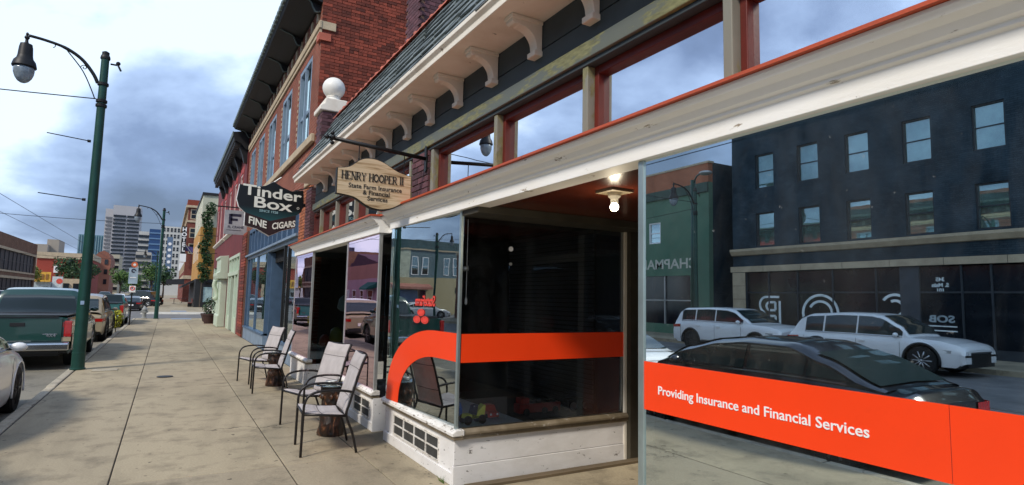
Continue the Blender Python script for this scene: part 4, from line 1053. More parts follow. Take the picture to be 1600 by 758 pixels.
# bricks of the side wall: the nearest ones singly, the rest joined
bme = [bx(0, .20, 0, .03, 0, .064).mesh('brick', m_rbrick), bx(0, .20, 0, .036, 0, .064).mesh('brick', m_rbrick), bx(0, .096, 0, .03, 0, .064).mesh('brick', m_rbrick)]
rest = MB(); cnt = 0; lst = []
z = 4.55; r_ = 0
while z < 10.1:
    hdr = (r_ % 6 == 5); step_ = .105 if hdr else .212
    x = BXF + (0 if r_ % 2 else .004) - (0 if (r_ % 2 == 0 or hdr) else .106)
    while x < 7.6:
        xa = max(x, BXF); w = min(x + step_ - .010, 7.6) - xa
        if w > .04: lst.append((xa, z, w, hdr))
        x += step_
    z += .0745; r_ += 1
vis = [b for b in lst if b[1] < 9.0 and b[0] < 5.6 and b[1] > 4.9 + (b[0]-2.6)*1.15]
vis.sort(key=lambda b: (b[0]-2.6)**2 + (b[1]-6.2)**2); keep = set(vis[:300])
for b in lst:
    xa, z, w, hdr = b; d = rnd.uniform(-.004, .004)
    if b in keep: piece('brick', bme[2] if hdr else rnd.choice(bme[:2]), sw, (xa, BY0-.010+d, z), scale=(w/(.096 if hdr else .20), 1, 1))
    else: rest.box(xa, xa+w, BY0-.010+d, BY0+.021, z, z+.064)
stuff(rest.build('brickwork', m_rbrick_s, sw))
# stone courses, quoin blocks
bx(BXF-.07, BXF, BY0-.06, BY1, 7.56, 7.74).build('string_course', m_tan, B, bevel=.02)
bx(BXF-.04, BXF-.002, BY0-.03, BY1, 7.47, 7.558).build('string_course', m_tan, B)
bx(BXF-.09, BXF-.001, 13.2, BY1, 5.02, 5.20).build('sill_course', m_tan, B, bevel=.015)
bx(BXF-.06, BXF+.20, BY0-.05, BY0+.22, 7.30, 7.468).build('stone_block', m_terra, B)
bx(BXF-.05, BXF+.30, BY0-.045, BY0-.012, 7.56, 7.74).build('string_return', m_tan, B)
for k in range(20):
    yy = 13.4 + k*.64; bx(BXF-.035, BXF-.001, yy, yy+.16, 7.86, 8.10).build('frieze_block', m_tan, B)
for a, b in wins:
    window(B, BXF+.02, a, b, 5.22, 7.28, -1, m_blueL, m_glass_b, .11, .10, True, None, .40)
    # white toothed edge of the storm frame on the near side
    bx(BXF-.005, BXF+.055, (a+b)/2-.045, (a+b)/2+.045, 5.33, 7.17).build('window_mullion', m_blueL, B)
    for k in range(11): bx(BXF-.015, BXF-.001, b-.02+.03, b+.055+.03, 5.5+k*.155, 5.58+k*.155).build('tooth_block', m_tan, B)
# cornice
MB().prism([(BXF, 8.20), (BXF-.05, 8.20), (BXF-.42, 8.32), (BXF-.62, 8.36), (BXF-.66, 8.42), (BXF-.66, 8.50), (BXF+.2, 9.25), (BXF+.2, 8.20)], 'y', BY0+.02, BY1).build('cornice', m_dkcornice, B)
for k in range(46): bx(BXF-.71, BXF-.55, BY0+.06+k*.285, BY0+.26+k*.285, 8.43, 8.56).build('cornice_tile', m_slatetop, B)
pf = smooth_curve([(BXF, 8.05), (BXF-.10, 8.02), (BXF-.16, 8.10), (BXF-.24, 8.24), (BXF-.42, 8.30), (BXF-.55, 8.34)], 5)
q = MB(); q.prism([(p.x, p.y) for p in pf] + [(BXF-.55, 8.40), (BXF, 8.40)], 'y', -.05, .05); bme2 = q.mesh('bracket', m_dkcornice)
q = MB(); q.tube([(p.x-.01, 0, p.y-.005) for p in pf], .018, 6); bme3 = q.mesh('bracket_edge', m_slatetop)
for k in range(7):
    o = piece('cornice_bracket', bme2, B, (0, 13.35+k*2.1, 0)); piece('bracket_edge', bme3, o, (0, -.06, 0))
# orange brick end pier and stone block
brick_pier(BXF-.05, BXF+.2, 13.12, 14.26, 2.5, 4.05, m_obrick, 'end_pier', m_mortar, .20, .064, B)
bx(BXF-.08, BXF+.1, 13.14, 13.75, 4.05, 4.38).build('stone_block', m_tan, B, bevel=.02)
# blue shop front
bx(BXF-.02, BXF+.14, 14.3, 24.5, 2.92, 3.10).build('shop_beam', m_blueL, B, bevel=.02); bx(BXF-.10, BXF-.021, 14.3, 24.5, 3.02, 3.08).build('shop_moulding', m_blueL, B)
bx(BXF, BXF+.14, 14.3, 24.5, 3.92, 4.05).build('shop_head', m_blue, B)
for k in range(13):
    yy = 14.3 + k*.8425; bx(BXF+.0, BXF+.12, yy, yy+.09, 3.10, 3.92).build('shop_mullion', m_blue, B)
    if k < 12: bx(BXF+.06, BXF+.07, yy+.09, yy+.8425, 3.10, 3.92).build('shop_transom_pane', plain('blue_pane', (.05, .085, .15), .15, 0, .3, 1.5, 0), B)
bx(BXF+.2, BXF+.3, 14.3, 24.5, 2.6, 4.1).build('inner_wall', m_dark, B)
for (a, b) in ((14.35, 15.65), (15.72, 16.25), (19.35, 21.6), (21.68, 23.6)):
    bx(BXF+.03, BXF+.04, a, b, .46, 2.92).build('display_pane', m_glass_l, B)
for a in (14.28, 15.65, 16.25, 19.2, 21.6, 23.6): bx(BXF-.01, BXF+.1, a, a+.07, .40, 2.92).build('shop_mullion', m_blue if a > 19 else m_iron, B)
for a, b in ((14.3, 16.3), (19.2, 24.4)): bx(BXF-.03, BXF+.12, a, b, .0, .40).build('bulkhead', m_blueL, B); bx(BXF-.06, BXF+.12, a, b, .401, .46).build('sill', m_blue, B)
for k in range(18): bx(BXF+.07, BXF+.08, 19.4, 23.6, 1.9+k*.055, 1.94+k*.055).build('blind_slat', m_blueL, B)
bx(BXF+1.0, BXF+1.05, 16.3, 19.2, 0, 2.9).build('entrance_wall', m_dark, B)
d_ = bx(BXF+.55, BXF+.6, 16.5, 18.2, 0, 2.85).build('door', m_black, B); bx(BXF+.53, BXF+.548, 16.7, 18.0, 1.15, 2.7).build('pane', m_glass_b, d_); bx(BXF+.50, BXF+.529, 16.7, 18.0, 1.05, 1.10).build('handle', m_chrome, d_)
bx(BXF+.1, BXF+1., 19.1, 19.19, 0, 2.9).build('return_wall', m_blue, B)
bx(BXF, BXF+.1, 24.42, 24.5, 0, 4.0).build('shop_post', m_blue, B)
# bull-nosed brick pier at the far end of the shop front
q = MB(); q2_ = bx(BXF-.06, BXF+.3, 24.52, 25.95, 0, 4.05).build('end_pier', m_dmortar, B)
bme4 = bx(0, .05, .02, 1.39, .008, .10).mesh('brick_course', m_rbrick)
for k in range(36): piece('brick_course', bme4, q2_, (BXF-.10, 24.53, .02+k*.111))

# ------------------------------------------------------------------ red painted building with pale green shop front
CX, CY0, CY1 = 2.55, 26.3, 43.0
C = thing('red_building', 'red painted building with pale green shop front and dark toothed cornice', 'building', (CX, 35, 0))
cw = [(27.6, 28.9), (30.2, 31.5), (32.8, 34.1), (36.0, 37.3), (38.8, 40.1), (41.3, 42.4)]
wall_with_holes(MB(), CX, CX+.3, CY0, CY1, 0, 8.2, [(a, b, 4.65, 6.9) for a, b in cw] + [(26.9, 31.6, 0, 3.35), (37.2, 42.3, 0, 3.2)]).build('front_wall', m_redpaint, C)
bx(CX+.3, 14, CY1-.3, CY1, 0, 8.2).build('side_wall', m_redpaint, C); bx(CX+.9, CX+1, CY0, CY1, 0, 8.1).build('inner_wall', m_dark, C); bx(CX+.3, 14, CY0, CY1-.3, 8.0, 8.15).build('roof_deck', m_dark, C)
for a, b in cw:
    window(C, CX+.03, a, b, 4.65, 6.9, -1, plain('pale_pink_frame', (.55, .36, .34), .6), m_glass_b, .10, .10)
    bx(CX-.02, CX+.1, a-.12, a-.003, 4.65, 7.0).build('window_pilaster', plain('red_pilaster', (.40, .05, .045), .7), C); bx(CX-.012, CX-.001, a-.2, b+.2, 6.9, 7.15).build('lintel', plain('red_pilaster', (.4, .05, .045)), C)
for a, b in ((26.5, 35.0), (35.4, 42.9)): MB().prism([(CX-.002, 4.48), (CX-.14, 4.56), (CX-.14, 4.63), (CX-.002, 4.66)], 'y', a, b).build('sill_course', m_cream, C)
MB().prism([(CX, 7.6), (CX-.10, 7.62), (CX-.30, 7.85), (CX-.55, 7.95), (CX-.60, 8.15), (CX-.60, 8.28), (CX+.2, 8.45), (CX+.2, 7.6)], 'y', CY0+.02, 38.0).build('cornice', m_dkcornice, C)
bx(CX-.63, CX-.601, CY0+.02, 38.0, 8.10, 8.30).build('cornice_edge', m_slatetop, C)
for k in range(30): bx(CX-.52, CX-.36, CY0+.2+k*.39, CY0+.36+k*.39, 7.74, 7.90).build('dentil', m_dkcornice, C)
for k in range(6): MB().prism([(CX-.001, 7.1), (CX-.12, 7.1), (CX-.2, 7.4), (CX-.34, 7.75), (CX-.001, 7.75)], 'y', 26.5+k*2.2, 26.8+k*2.2).build('cornice_bracket', m_dkcornice, C)
# pale green shop front
def gp(n, *a, **k): return bx(*a).build(n, m_paleg, C, **k)
gp('shop_beam', CX-.05, CX+.15, 26.9, 31.6, 2.45, 2.62); gp('shop_head', CX-.03, CX+.15, 26.9, 31.6, 3.22, 3.35)
for yy in (26.9, 28.05, 29.25, 30.4, 31.48): gp('shop_mullion', CX-.015, CX+.12, yy, yy+.12, 2.62, 3.22)
bx(CX+.07, CX+.08, 27, 31.5, 2.62, 3.22).build('transom_pane', m_glass_b, C)
for yy in (26.9, 28.2, 29.9, 31.3): gp('shop_post', CX-.03, CX+.15, yy, yy+.28, 0, 2.45)
d_ = bx(CX+.5, CX+.55, 28.48, 29.9, 0, 2.45).build('door', m_black, C); bx(CX+.48, CX+.498, 28.7, 29.7, .9, 2.2).build('pane', m_glass_d, d_)
gp('bulkhead', CX, CX+.1, 27.18, 28.2, 0, .6); gp('bulkhead', CX, CX+.1, 30.18, 31.3, 0, .6)
for a, b in ((27.18, 28.2), (30.18, 31.3)): bx(CX+.05, CX+.06, a, b, .6, 2.45).build('display_pane', m_glass_b, C)
q = MB(); q.prism([(CX, .0), (CX-.36, .0), (CX-.36, .55), (CX-.30, .60), (CX-.30, 2.35), (CX, 2.35)], 'y', 32.2, 34.4); pilx = q.build('pilaster', m_paleg, C, bevel=.03)
MB().prism([(CX, 2.35), (CX-.45, 2.35), (CX-.50, 2.5), (CX-.50, 2.62), (CX-.36, 2.7), (CX-.36, 3.3), (CX-.42, 3.35), (CX-.42, 3.45), (CX, 3.5)], 'y', 32.05, 34.55).build('capital', m_paleg, pilx, bevel=.02)
MB().tube(smooth_curve([(CX-.46, 33.3, 2.30), (CX-.50, 33.3, 2.0), (CX-.40, 33.3, 1.75), (CX-.36, 33.3, 1.5), (CX-.42, 33.3, 1.35), (CX-.44, 33.3, 1.45)], 4), .10, 8).build('scroll', m_paleg, pilx, True)
for yy in (37.2, 39.6, 42.0): gp('shop_post', CX-.02, CX+.15, yy, yy+.28, 0, 3.2)
for a, b in ((37.48, 39.6), (39.88, 42.0)):
    bx(CX+.05, CX+.06, a, b, .6, 3.1).build('display_pane', m_glass_b, C); gp('bulkhead', CX, CX+.1, a, b, 0, .6); gp('shop_beam', CX, CX+.1, a, b, 2.3, 2.42)
for z, y in ((4.1, 41.0), (5.2, 41.0)): MB().tube([(CX, y, z), (CX-1.1, y, z-.02)], .02, 6).build('iron_rod', m_iron, C)

# ------------------------------------------------------------------ next block on the right
def simple_block(name, lab, x0, x1, y0, y1, z1, wm, face_x=None, wins=(), fm=None, gm=None, cat='building', front_wins=()):
    Bk = thing(name, lab, cat, ((x0+x1)/2, (y0+y1)/2, 0))
    bx(x0, x1, y0, y1, 0, z1).build('wall', wm, Bk)
    return Bk
def grid_windows(Bk, plane, at, us, vs, w, h, fm, gm, face, frame=.08, proud=.04):
    """rows of windows set on a wall: plane 'x' -> wall at x=at, us are y; plane 'y' -> wall at y=at, us are x"""
    for v in vs:
        for u in us:
            q = MB(); g = MB(); d0, d1 = at + face*proud, at - face*.02
            def b_(m_, a, b, c, d, e0, e1):
                if plane == 'x': m_.box(e0, e1, a, b, c, d)
                else: m_.box(a, b, e0, e1, c, d)
            b_(q, u-w/2-frame, u-w/2, v-frame, v+h+frame, d0, d1); b_(q, u+w/2, u+w/2+frame, v-frame, v+h+frame, d0, d1)
            b_(q, u-w/2, u+w/2, v-frame, v, d0, d1); b_(q, u-w/2, u+w/2, v+h, v+h+frame, d0, d1); b_(q, u-w/2, u+w/2, v+h*.5-frame*.3, v+h*.5+frame*.3, d0, d1)
            o = q.build('window', fm, Bk); b_(g, u-w/2, u+w/2, v, v+h, at+face*proud*.4, at+face*.003); g.build('pane', gm, o)
m_ochre = plain('ochre_wall', (.48, .25, .06), .8, 0, .2, .6, .1); m_stucco = plain('pale_stucco', (.50, .50, .38), .8, 0, .2, .5, .1)
m_blackf = plain('black_front', (.016, .017, .018), .5, 0, .3, 1)
D = thing('ochre_building', 'ochre and pale stucco corner building with a black shop front', 'building', (8, 82, 0))
bx(2.9, 14, 76, 96, 3.2, 9.2).build('wall', m_ochre, D); bx(2.95, 14, 76.05, 96, 9.2, 12.9).build('upper_wall', m_stucco, D); bx(2.85, 14, 75.9, 96.1, 12.9, 13.2).build('parapet', m_dkcornice, D)
bx(2.75, 13.9, 75.85, 96, 0, 3.2).build('shop_front', m_blackf, D); bx(3.6, 4.7, 75.75, 75.85, .6, 2.3).build('poster_panel', plain('poster_teal', (.30, .42, .42), .5), D)
MB().ball((4.1, 75.78, 2.75), .3, 14, 8, .4).build('oval_emblem', m_iron, D)
m_awn = plain('dark_awning', (.02, .022, .028), .8)
MB().prism([(2.74, 3.2), (1.5, 2.45), (1.5, 2.2), (2.74, 2.9)], 'y', 80, 95).build('awning', m_awn, D)
grid_windows(D, 'x', 2.9, (79, 83, 87, 91), (5.6,), 1.2, 1.9, m_cream, m_glass_dark, -1); grid_windows(D, 'x', 2.95, (79, 83, 87, 91), (10,), 1.2, 1.7, m_cream, m_glass_dark, -1)
E_ = thing('hotel_building', 'brick hotel building with cream stone bands on the next block', 'building', (8, 135, 0)); mhb = brickmat('hotel_brick', (.22, .05, .035), (.16, .04, .03), (.2, .14, .11))
bx(2.4, 14, 118, 170, 0, 16.6).build('wall', mhb, E_); bx(2.2, 14, 117.8, 170, 17.0, 18.0).build('parapet', m_rbrick_s, E_); bx(2.0, 14.1, 117.6, 170.2, 16.6, 17.0).build('cornice', m_tan, E_); bx(2.25, 14, 117.85, 170, 14.0, 14.35).build('string_course', m_tan, E_); bx(2.25, 14, 117.85, 170, 4.0, 4.6).build('string_course', m_tan, E_)
grid_windows(E_, 'x', 2.4, [120+k*4 for k in range(11)], (5.6, 8.6, 11.4, 14.7), 1.6, 1.5, m_tan, m_glass_dark, -1, .2); grid_windows(E_, 'y', 118, (3.4, 5.2, 7.), (8.6, 11.4, 14.7), 1.0, 1.5, m_tan, m_glass_dark, -1, .15)
MB().prism([(2.4, 3.9), (-.2, 3.7), (-.2, 2.9), (2.4, 3.0)], 'y', 112, 117.5).build('canopy', m_awn, E_)
S = thing('hotel_sign', 'tall vertical sign with white letters above a white panel on the brick hotel', 'sign', (2.0, 117, 7)); bx(1.62, 2.36, 116.8, 117.2, 7.4, 13.1).build('board', m_blackf, S)
for i, chx in enumerate('HOTEL'): text_mb(chx, .95, origin=(2.0, 116.78, 12.25-i*.88), depth=.03, bold=.03, align='CENTER', **XZ).build('lettering', m_text_w, S)
bx(1.55, 2.5, 116.7, 116.79, 6.9, 8.3).build('panel', m_text_w, S); MB().prism([(1.55, 6.8), (2.3, 6.8), (1.6, 5.2), (1.5, 5.4)], 'y', 116.7, 116.79).build('arrow_panel', m_text_w, S)
S = thing('flag', 'small flag on a slanted pole over the far pavement', 'flag', (2.8, 99, 8)); MB().tube([(2.9, 99, 7.3), (1.9, 99, 8.7)], .05, 6).build('pole', m_alud, S)
q = MB(); rows_ = [[(2.0+u*1.7, 99+.12*math.sin(u*7), 8.5-.35*u-v*.75) for v in (0, 1)] for u in [k/10 for k in range(11)]]; q.grid(rows_); q.grid([[(x, y+.02, z) for x, y, z in r_] for r_ in rows_]); q.build('cloth', plain('flag_navy', (.05, .04, .16), .8), S)
MB().prism([(2.95, 8.0), (3.7, 8.2), (3.7, 7.9), (3.0, 7.6)], 'y', 98.9, 98.95).build('stripe', mt, S)
# farther blocks on the right side closing the street
F_ = thing('white_block', 'white multi-storey block with dark window columns far down the street', 'building', (1, 345, 0)); mw = plain('pale_concrete', (.55, .54, .50), .8, 0, .1, .1, 0)
bx(-4.3, 16, 330, 360, 0, 33.4).build('wall', mw, F_); grid_windows(F_, 'y', 330, (-2.9, -1.4, .2, 1.7, 3.2), [6+k*3.1 for k in range(9)], .9, 1.9, mw, m_glass_dark, -1, .1, .1)
S = thing('vertical_sign', 'tall blue-grey vertical sign with pale letter blocks before the white block', 'sign', (0, 215, 5)); bx(-.9, .7, 215, 215.6, 6.5, 19.0).build('board', plain('sign_steel_blue', (.11, .17, .26), .6), S)
for k in range(6): MB().lathe([(.3, -.1), (.52, -.1), (.52, 0), (.3, 0)], (-.1, 214.98, 16.8-k*1.9), 6, 'y').build('letter_block', m_text_w, S)
G_ = thing('blue_glass_block', 'mid-rise block with blue glass bays and pale stone far down the street', 'building', (-11, 440, 0)); bx(-17, -11.5, 425, 455, 0, 38.4).build('wall', mw, G_); bx(-11.4, -5.0, 420, 450, 0, 39.8).build('glass_bay', plain('blue_curtain', (.02, .06, .16), .15), G_)
for k in range(11): bx(-11.5, -4.9, 419.7, 419.99, 3+k*3.4, 3.8+k*3.4).build('floor_band', plain('band_blue', (.12, .22, .36), .4), G_)
for k in range(10): bx(-17.1, -11.6, 424.6, 424.99, 4+k*3.4, 5.6+k*3.4).build('window_band', m_glass_dark, G_)
T_ = thing('grey_tower', 'tall grey office tower with horizontal window bands on the skyline', 'tower', (-38, 640, 0)); mtw = plain('tower_grey', (.42, .41, .42), .8, 0, .06, .05, 0)
bx(-45.2, -24.6, 620, 655, 0, 76.9).build('wall', mtw, T_); bx(-52.2, -45.3, 640, 660, 0, 75.6).build('wing', plain('tower_grey_pale', (.44, .43, .44), .8, 0, .06, .05, 0), T_)
for k in range(20):
    for (a, b) in ((-44.6, -35.4), (-34.4, -25.2)): bx(a, b, 619.2, 619.98, 3+k*3.35, 4.7+k*3.35).build('window_band', m_glass_dark, T_)
    bx(-51.6, -45.6, 639.2, 639.98, 3+k*3.35, 4.5+k*3.35).build('window_band', plain('band_grey', (.14, .15, .17), .5), T_)
bx(-44.8, -36.6, 598, 610, 0, 31).build('podium', m_tan, T_)
for k in range(5): bx(-44.4, -37, 597.4, 597.98, 6+k*5, 8.2+k*5).build('window_band', m_glass_dark, T_)
T_ = thing('glass_tower', 'teal glass tower behind the near lamp post', 'tower', (-66, 715, 0)); bx(-77, -54, 700, 730, 0, 55.5).build('wall', plain('teal_curtain', (.10, .21, .25), .3, 0, .1, .1, 0), T_)
for k in range(12): bx(-76.6+k*1.95, -76.2+k*1.95, 699.3, 699.98, 0, 55).build('fin', plain('fin_pale', (.30, .42, .45), .5), T_)
H_ = thing('parking_block', 'low beige block with dark openings below the blue glass block', 'building', (-13, 405, 0)); bx(-16.5, -9, 395, 415, 0, 24).build('wall', plain('beige_conc', (.44, .41, .36), .85), H_)
for k in range(6): bx(-16.4, -9.1, 394.4, 394.98, 2+k*3.7, 3.8+k*3.7).build('opening', m_glass_dark, H_)
# ------------------------------------------------------------------ vehicles
def lerp_prof(prof, t):
    if t <= prof[0][0]: return prof[0][1]
    for (a, va), (b, vb) in zip(prof, prof[1:]):
        if t <= b:
            k = (t-a)/(b-a); k = k*k*(3-2*k)*.5 + k*.5
            return va + (vb-va)*k
    return prof[-1][1]
def make_car(name, label, L, Wd, body, belt, roof, wheels, wr, paint_m, cat='car', windows=(), ws=None, rw=None, zb=.22, rim=m_rim, tumble=.30, clad=False, spokes=10, taper=.16, pickup=None, group='parked vehicles'):
    """front at +y, ground z=0, centred on x=0. belt: top of the lower body along y; roof: cabin roofline along y"""
    V = thing(name, label, cat, (0, 0, 0), group)
    h = L/2; ra = wr*1.17
    def hw(y):
        e = max(0, (abs(y)-(h-.75))/.75); return Wd/2*(1 - taper*e**2.2)
    def zt(y): return lerp_prof(belt, y)
    def arch(y):
        z = zb
        for w in wheels:
            d = abs(y-w)
            if d < ra: z = max(z, wr + math.sqrt(ra*ra-d*d)*1.0)
        return z
    ys = []; y = -h
    while y < h+1e-6: ys.append(y); y += .045
    ys[-1] = h
    rows_ = []
    for y in ys:
        w = hw(y); t = zt(y); a = arch(y); e = max(0, (abs(y)-(h-.22))/.22)
        zl = a + .12*e*(a <= zb+.01)
        hs = [zl, max(zl+.005, zb+.10), max(zl+.010, zb+.34), max(zl+.02, .62*t+.38*zb), max(zl+.03, t-.10), max(zl+.035, t-.025)]
        xs2 = [w-.055, w-.02, w-.004, w, w-.025, w-.075]
        right = [(x, y, z) for x, z in zip(xs2, hs)] + [(w*.6, y, t+.012), (0, y, t+.02)]
        rows_.append(right + [(-x, yy, z) for x, yy, z in reversed(right[:-1])])
    q = MB(); q.grid(rows_); n = len(rows_[0])
    q.add(rows_[0], [tuple(range(n))]); q.add(rows_[-1], [tuple(range(n))])
    bd = q.build('body', paint_m, V, 'auto')
    u = MB(); u.box(-Wd/2+.26, Wd/2-.26, -h+.25, h-.25, zb-.04, max(.55, wr*1.6))
    u.box(-Wd/2+.08, Wd/2-.08, wheels[1]+ra, wheels[0]-ra, zb-.02, zb+.12)
    u.box(-Wd/2+.10, Wd/2-.10, -h+.12, wheels[1]-ra, zb+.02, zb+.2); u.box(-Wd/2+.10, Wd/2-.10, wheels[0]+ra, h-.12, zb+.02, zb+.2)
    u.build('underbody', m_trimblack, V)
    # cabin
    y0, y1 = roof[0][0], roof[-1][0]
    def zr(y): return lerp_prof(roof, y)
    def sec(y):
        b = zt(y)-.03; r = max(zr(y), b+.02); wb = hw(y)-.07; wt = wb - tumble*(r-b)
        return b, r, wb, wt
    rows_ = []; yy = y0; N_ = 44
    for k in range(N_+1):
        y = y0 + (y1-y0)*k/N_; b, r, wb, wt = sec(y); dr = min(.06, (r-b)*.5)
        right = [(wb, y, b), (wt+tumble*dr, y, r-dr), (wt-.05, y, r-dr*.3), (wt-.16, y, r), (0, y, r+.018)]
        rows_.append(right + [(-x, yy_, z) for x, yy_, z in reversed(right[:-1])])
    q = MB(); q.grid(rows_); cb = q.build('cabin', paint_m, V, 'auto')
    def side_pt(y, f, s, off):
        b, r, wb, wt = sec(y); z = b + (r-b)*f; x = wb + (wt-wb)*f + off; return (s*x, y, z)
    for s in (-1, 1):
        for (a, c) in windows:
            q = MB(); rr = []
            for k in range(15):
                y = a + (c-a)*k/14; b, r, wb, wt = sec(y); lo = .055/(r-b+1e-3); hi = 1-.085/(r-b+1e-3)
                if hi <= lo: hi = lo + .01
                rr.append([side_pt(y, lo, s, .008), side_pt(y, hi, s, .008)])
            q.grid(rr); q.grid([[(x-s*.006, y, z) for x, y, z in g] for g in rr]); q.build('side_window', m_carglass, cb)
        # chrome or dark line under the glass
        a, c = min(w_[0] for w_ in windows), max(w_[1] for w_ in windows)
        q = MB(); q.tube([side_pt(a+(c-a)*k/16, .03/(sec(a+(c-a)*k/16)[1]-sec(a+(c-a)*k/16)[0]+.05), s, .012) for k in range(17)], .014, 5); q.build('window_trim', m_chrome, cb)
        ym = windows[0][1] - .12
        p = side_pt(ym, .12, s, .0); q = MB(); q.ball((p[0]+s*.13, p[1], p[2]+.04), .10, 12, 8, .62); o = q.build('mirror', paint_m, V, True); o.scale = (1, .6, 1); o.location = (0, p[1]*.4, 0)
        MB().tube([(p[0], p[1], p[2]), (p[0]+s*.08, p[1], p[2]+.02)], .018, 6).build('mirror_arm', m_trimblack, V)
    for rng, nm in ((ws, 'windshield'), (rw, 'rear_window')):
        if not rng: continue
        q = MB(); rr = []
        for k in range(9):
            y = rng[0] + (rng[1]-rng[0])*k/8; b, r, wb, wt = sec(y); e = wt-.09
            rr.append([(e*c_, y + (.012 if nm == 'windshield' else -.012)*(1 if True else 0), r + .010 + .018*(1-abs(c_))) for c_ in (-1, -.5, 0, .5, 1)])
        q.grid(rr); q.build(nm, m_carglass, cb, True)
    # wheels
    for w in wheels:
        for s in (-1, 1):
            xo = s*(Wd/2-.125)
            o = MB().lathe([(wr*.60, -.11), (wr*.93, -.112), (wr, -.085), (wr, .085), (wr*.93, .112), (wr*.60, .11)], (xo, w, wr), 28, 'x').build('wheel', m_rubber, V, 'auto')
            q = MB(); q.lathe([(wr*.64, s*.10), (wr*.70, s*.108), (wr*.62, s*.06), (wr*.55, s*.03)] if s > 0 else [(wr*.64, s*.10), (wr*.70, s*.108), (wr*.62, s*.06), (wr*.55, s*.03)], (xo, w, wr), 28, 'x')
            for k in range(spokes):
                a = 2*math.pi*k/spokes; q.tube([(xo+s*.085, w, wr), (xo+s*.100, w+wr*.67*math.cos(a), wr+wr*.67*math.sin(a))], [.030, .022], 6)
            q.ball((xo+s*.085, w, wr), .05, 10, 6); q.build('rim', rim, o, True)
            MB().lathe([(.001, s*.04), (wr*.62, s*.045)], (xo, w, wr), 20, 'x').build('brake_disc', m_rimdark, o)
    # arch lips or cladding
    for w in wheels:
        for s in (-1, 1):
            pts = [(s*(Wd/2-.006), w + (ra+.005)*math.cos(R(a)), wr + (ra+.005)*math.sin(R(a))) for a in range(-12, 193, 12)]
            MB().tube(pts, .035 if clad else .014, 6).build('arch_trim', m_trimblack if clad else paint_m, bd, True)
    if clad:
        for s in (-1, 1): bx(s*(Wd/2-.05), s*(Wd/2+.002), wheels[1]+ra, wheels[0]-ra, zb-.01, zb+.13).build('sill_trim', m_trimblack, bd); bx(s*(Wd/2+.0022), s*(Wd/2+.008), wheels[1]+ra+.1, wheels[0]-ra-.1, zb+.14, zb+.165).build('chrome_strip', m_chrome, bd)
    # lights, grille, plates
    zf, zrear = zt(h-.1), zt(-h+.1)
    for s in (-1, 1):
        a = [(s*(hw(h-.45)+.004), h-.55, zf*.80), (s*(hw(h-.3)+.004), h-.30, zf*.80), (s*(hw(h-.02)*.80), h+.01, zf*.76)]
        q = MB(); q.grid([[(x, y, z-.035), (x, y, z+.04)] for x, y, z in a]); q.build('headlight', m_head, bd)
        a = [(s*(hw(-h+.4)+.004), -h+.42, zrear-.16), (s*(hw(-h+.2)+.006), -h+.20, zrear-.17), (s*(hw(-h+.02)*.99), -h-.004, zrear-.18), (s*hw(-h)*.62, -h-.012, zrear-.18)]
        q = MB(); q.grid([[(x, y, z-.05), (x, y, z+.06)] for x, y, z in a]); q.build('tail_light', m_tail, bd)
        # door seams and handles
        for yy in (windows[0][1]-.05, windows[0][0]-.02, windows[-1][0]-.02 if len(windows) > 1 else windows[0][0]-.1):
            bx(s*(hw(yy)-.002), s*(hw(yy)+.0015), yy-.004, yy+.004, zb+.14, zt(yy)-.12).build('door_seam', m_trimblack, bd)
        for wnd in windows[:2]: bx(s*(hw(0)-.01), s*(hw(0)+.025), wnd[0]+.06, wnd[0]+.24, zt(0)-.19, zt(0)-.155).build('door_handle', paint_m, bd)
    bx(-hw(h)*.62, hw(h)*.62, h-.02, h+.012, zf*.42, zf*.78).build('grille', m_trimblack, bd); bx(-hw(h)*.66, hw(h)*.66, h-.015, h+.018, zf*.79, zf*.82).build('chrome_strip', m_chrome, bd)
    bx(-hw(h)*.8, hw(h)*.8, h-.02, h+.02, zb+.02, zb+.12).build('bumper_trim', m_trimblack, bd); bx(-hw(-h)*.8, hw(-h)*.8, -h-.02, -h+.02, zb+.04, zb+.18).build('bumper_trim', m_trimblack, bd)
    bx(-.26, .26, -h-.016, -h+.01, zrear*.55, zrear*.55+.13).build('number_plate', m_text_w, bd)
    return V
def place(o, x, y, rz=0, z=-.15): o.location = (x, y, z); o.rotation_euler = (0, 0, R(rz)); return o
pw = paint('paint_white', (.86, .87, .87)); pb_ = paint('paint_black', (.008, .008, .010), .2); pg_ = paint('paint_green', (.005, .050, .040)); pd_ = paint('paint_navy', (.012, .016, .045)); pgold = paint('paint_champagne', (.36, .30, .20)); pteal = paint('paint_teal', (.03, .15, .15)); pmar = paint('paint_maroon', (.16, .01, .02)); psil = paint('paint_silver', (.40, .41, .42), .25, .5)
def suv(label, p, L=5.0, top=1.62, bl=1.0, rim=m_rim):
    h = L/2
    return make_car('parked_suv', label, L, 1.95, None, [(-h, .88), (-h+.15, .98), (-h+.8, bl), (.6, bl-.01), (1.2, bl-.01), (1.9, .96), (h-.20, .88), (h-.03, .80), (h, .72)],
        [(-h+.10, bl), (-h+.45, 1.44), (-h+.75, top-.06), (-.7, top), (.1, top-.01), (.40, top-.06), (.92, 1.30), (1.22, bl-.02)], (1.50, -1.46), .385, p, 'car',
        [(-.22, 1.02), (-1.25, -.27), (-h+.62, -1.31)], (.43, 1.14), (-h+.18, -h+.55), .26, rim, .26, True, 10, .09)
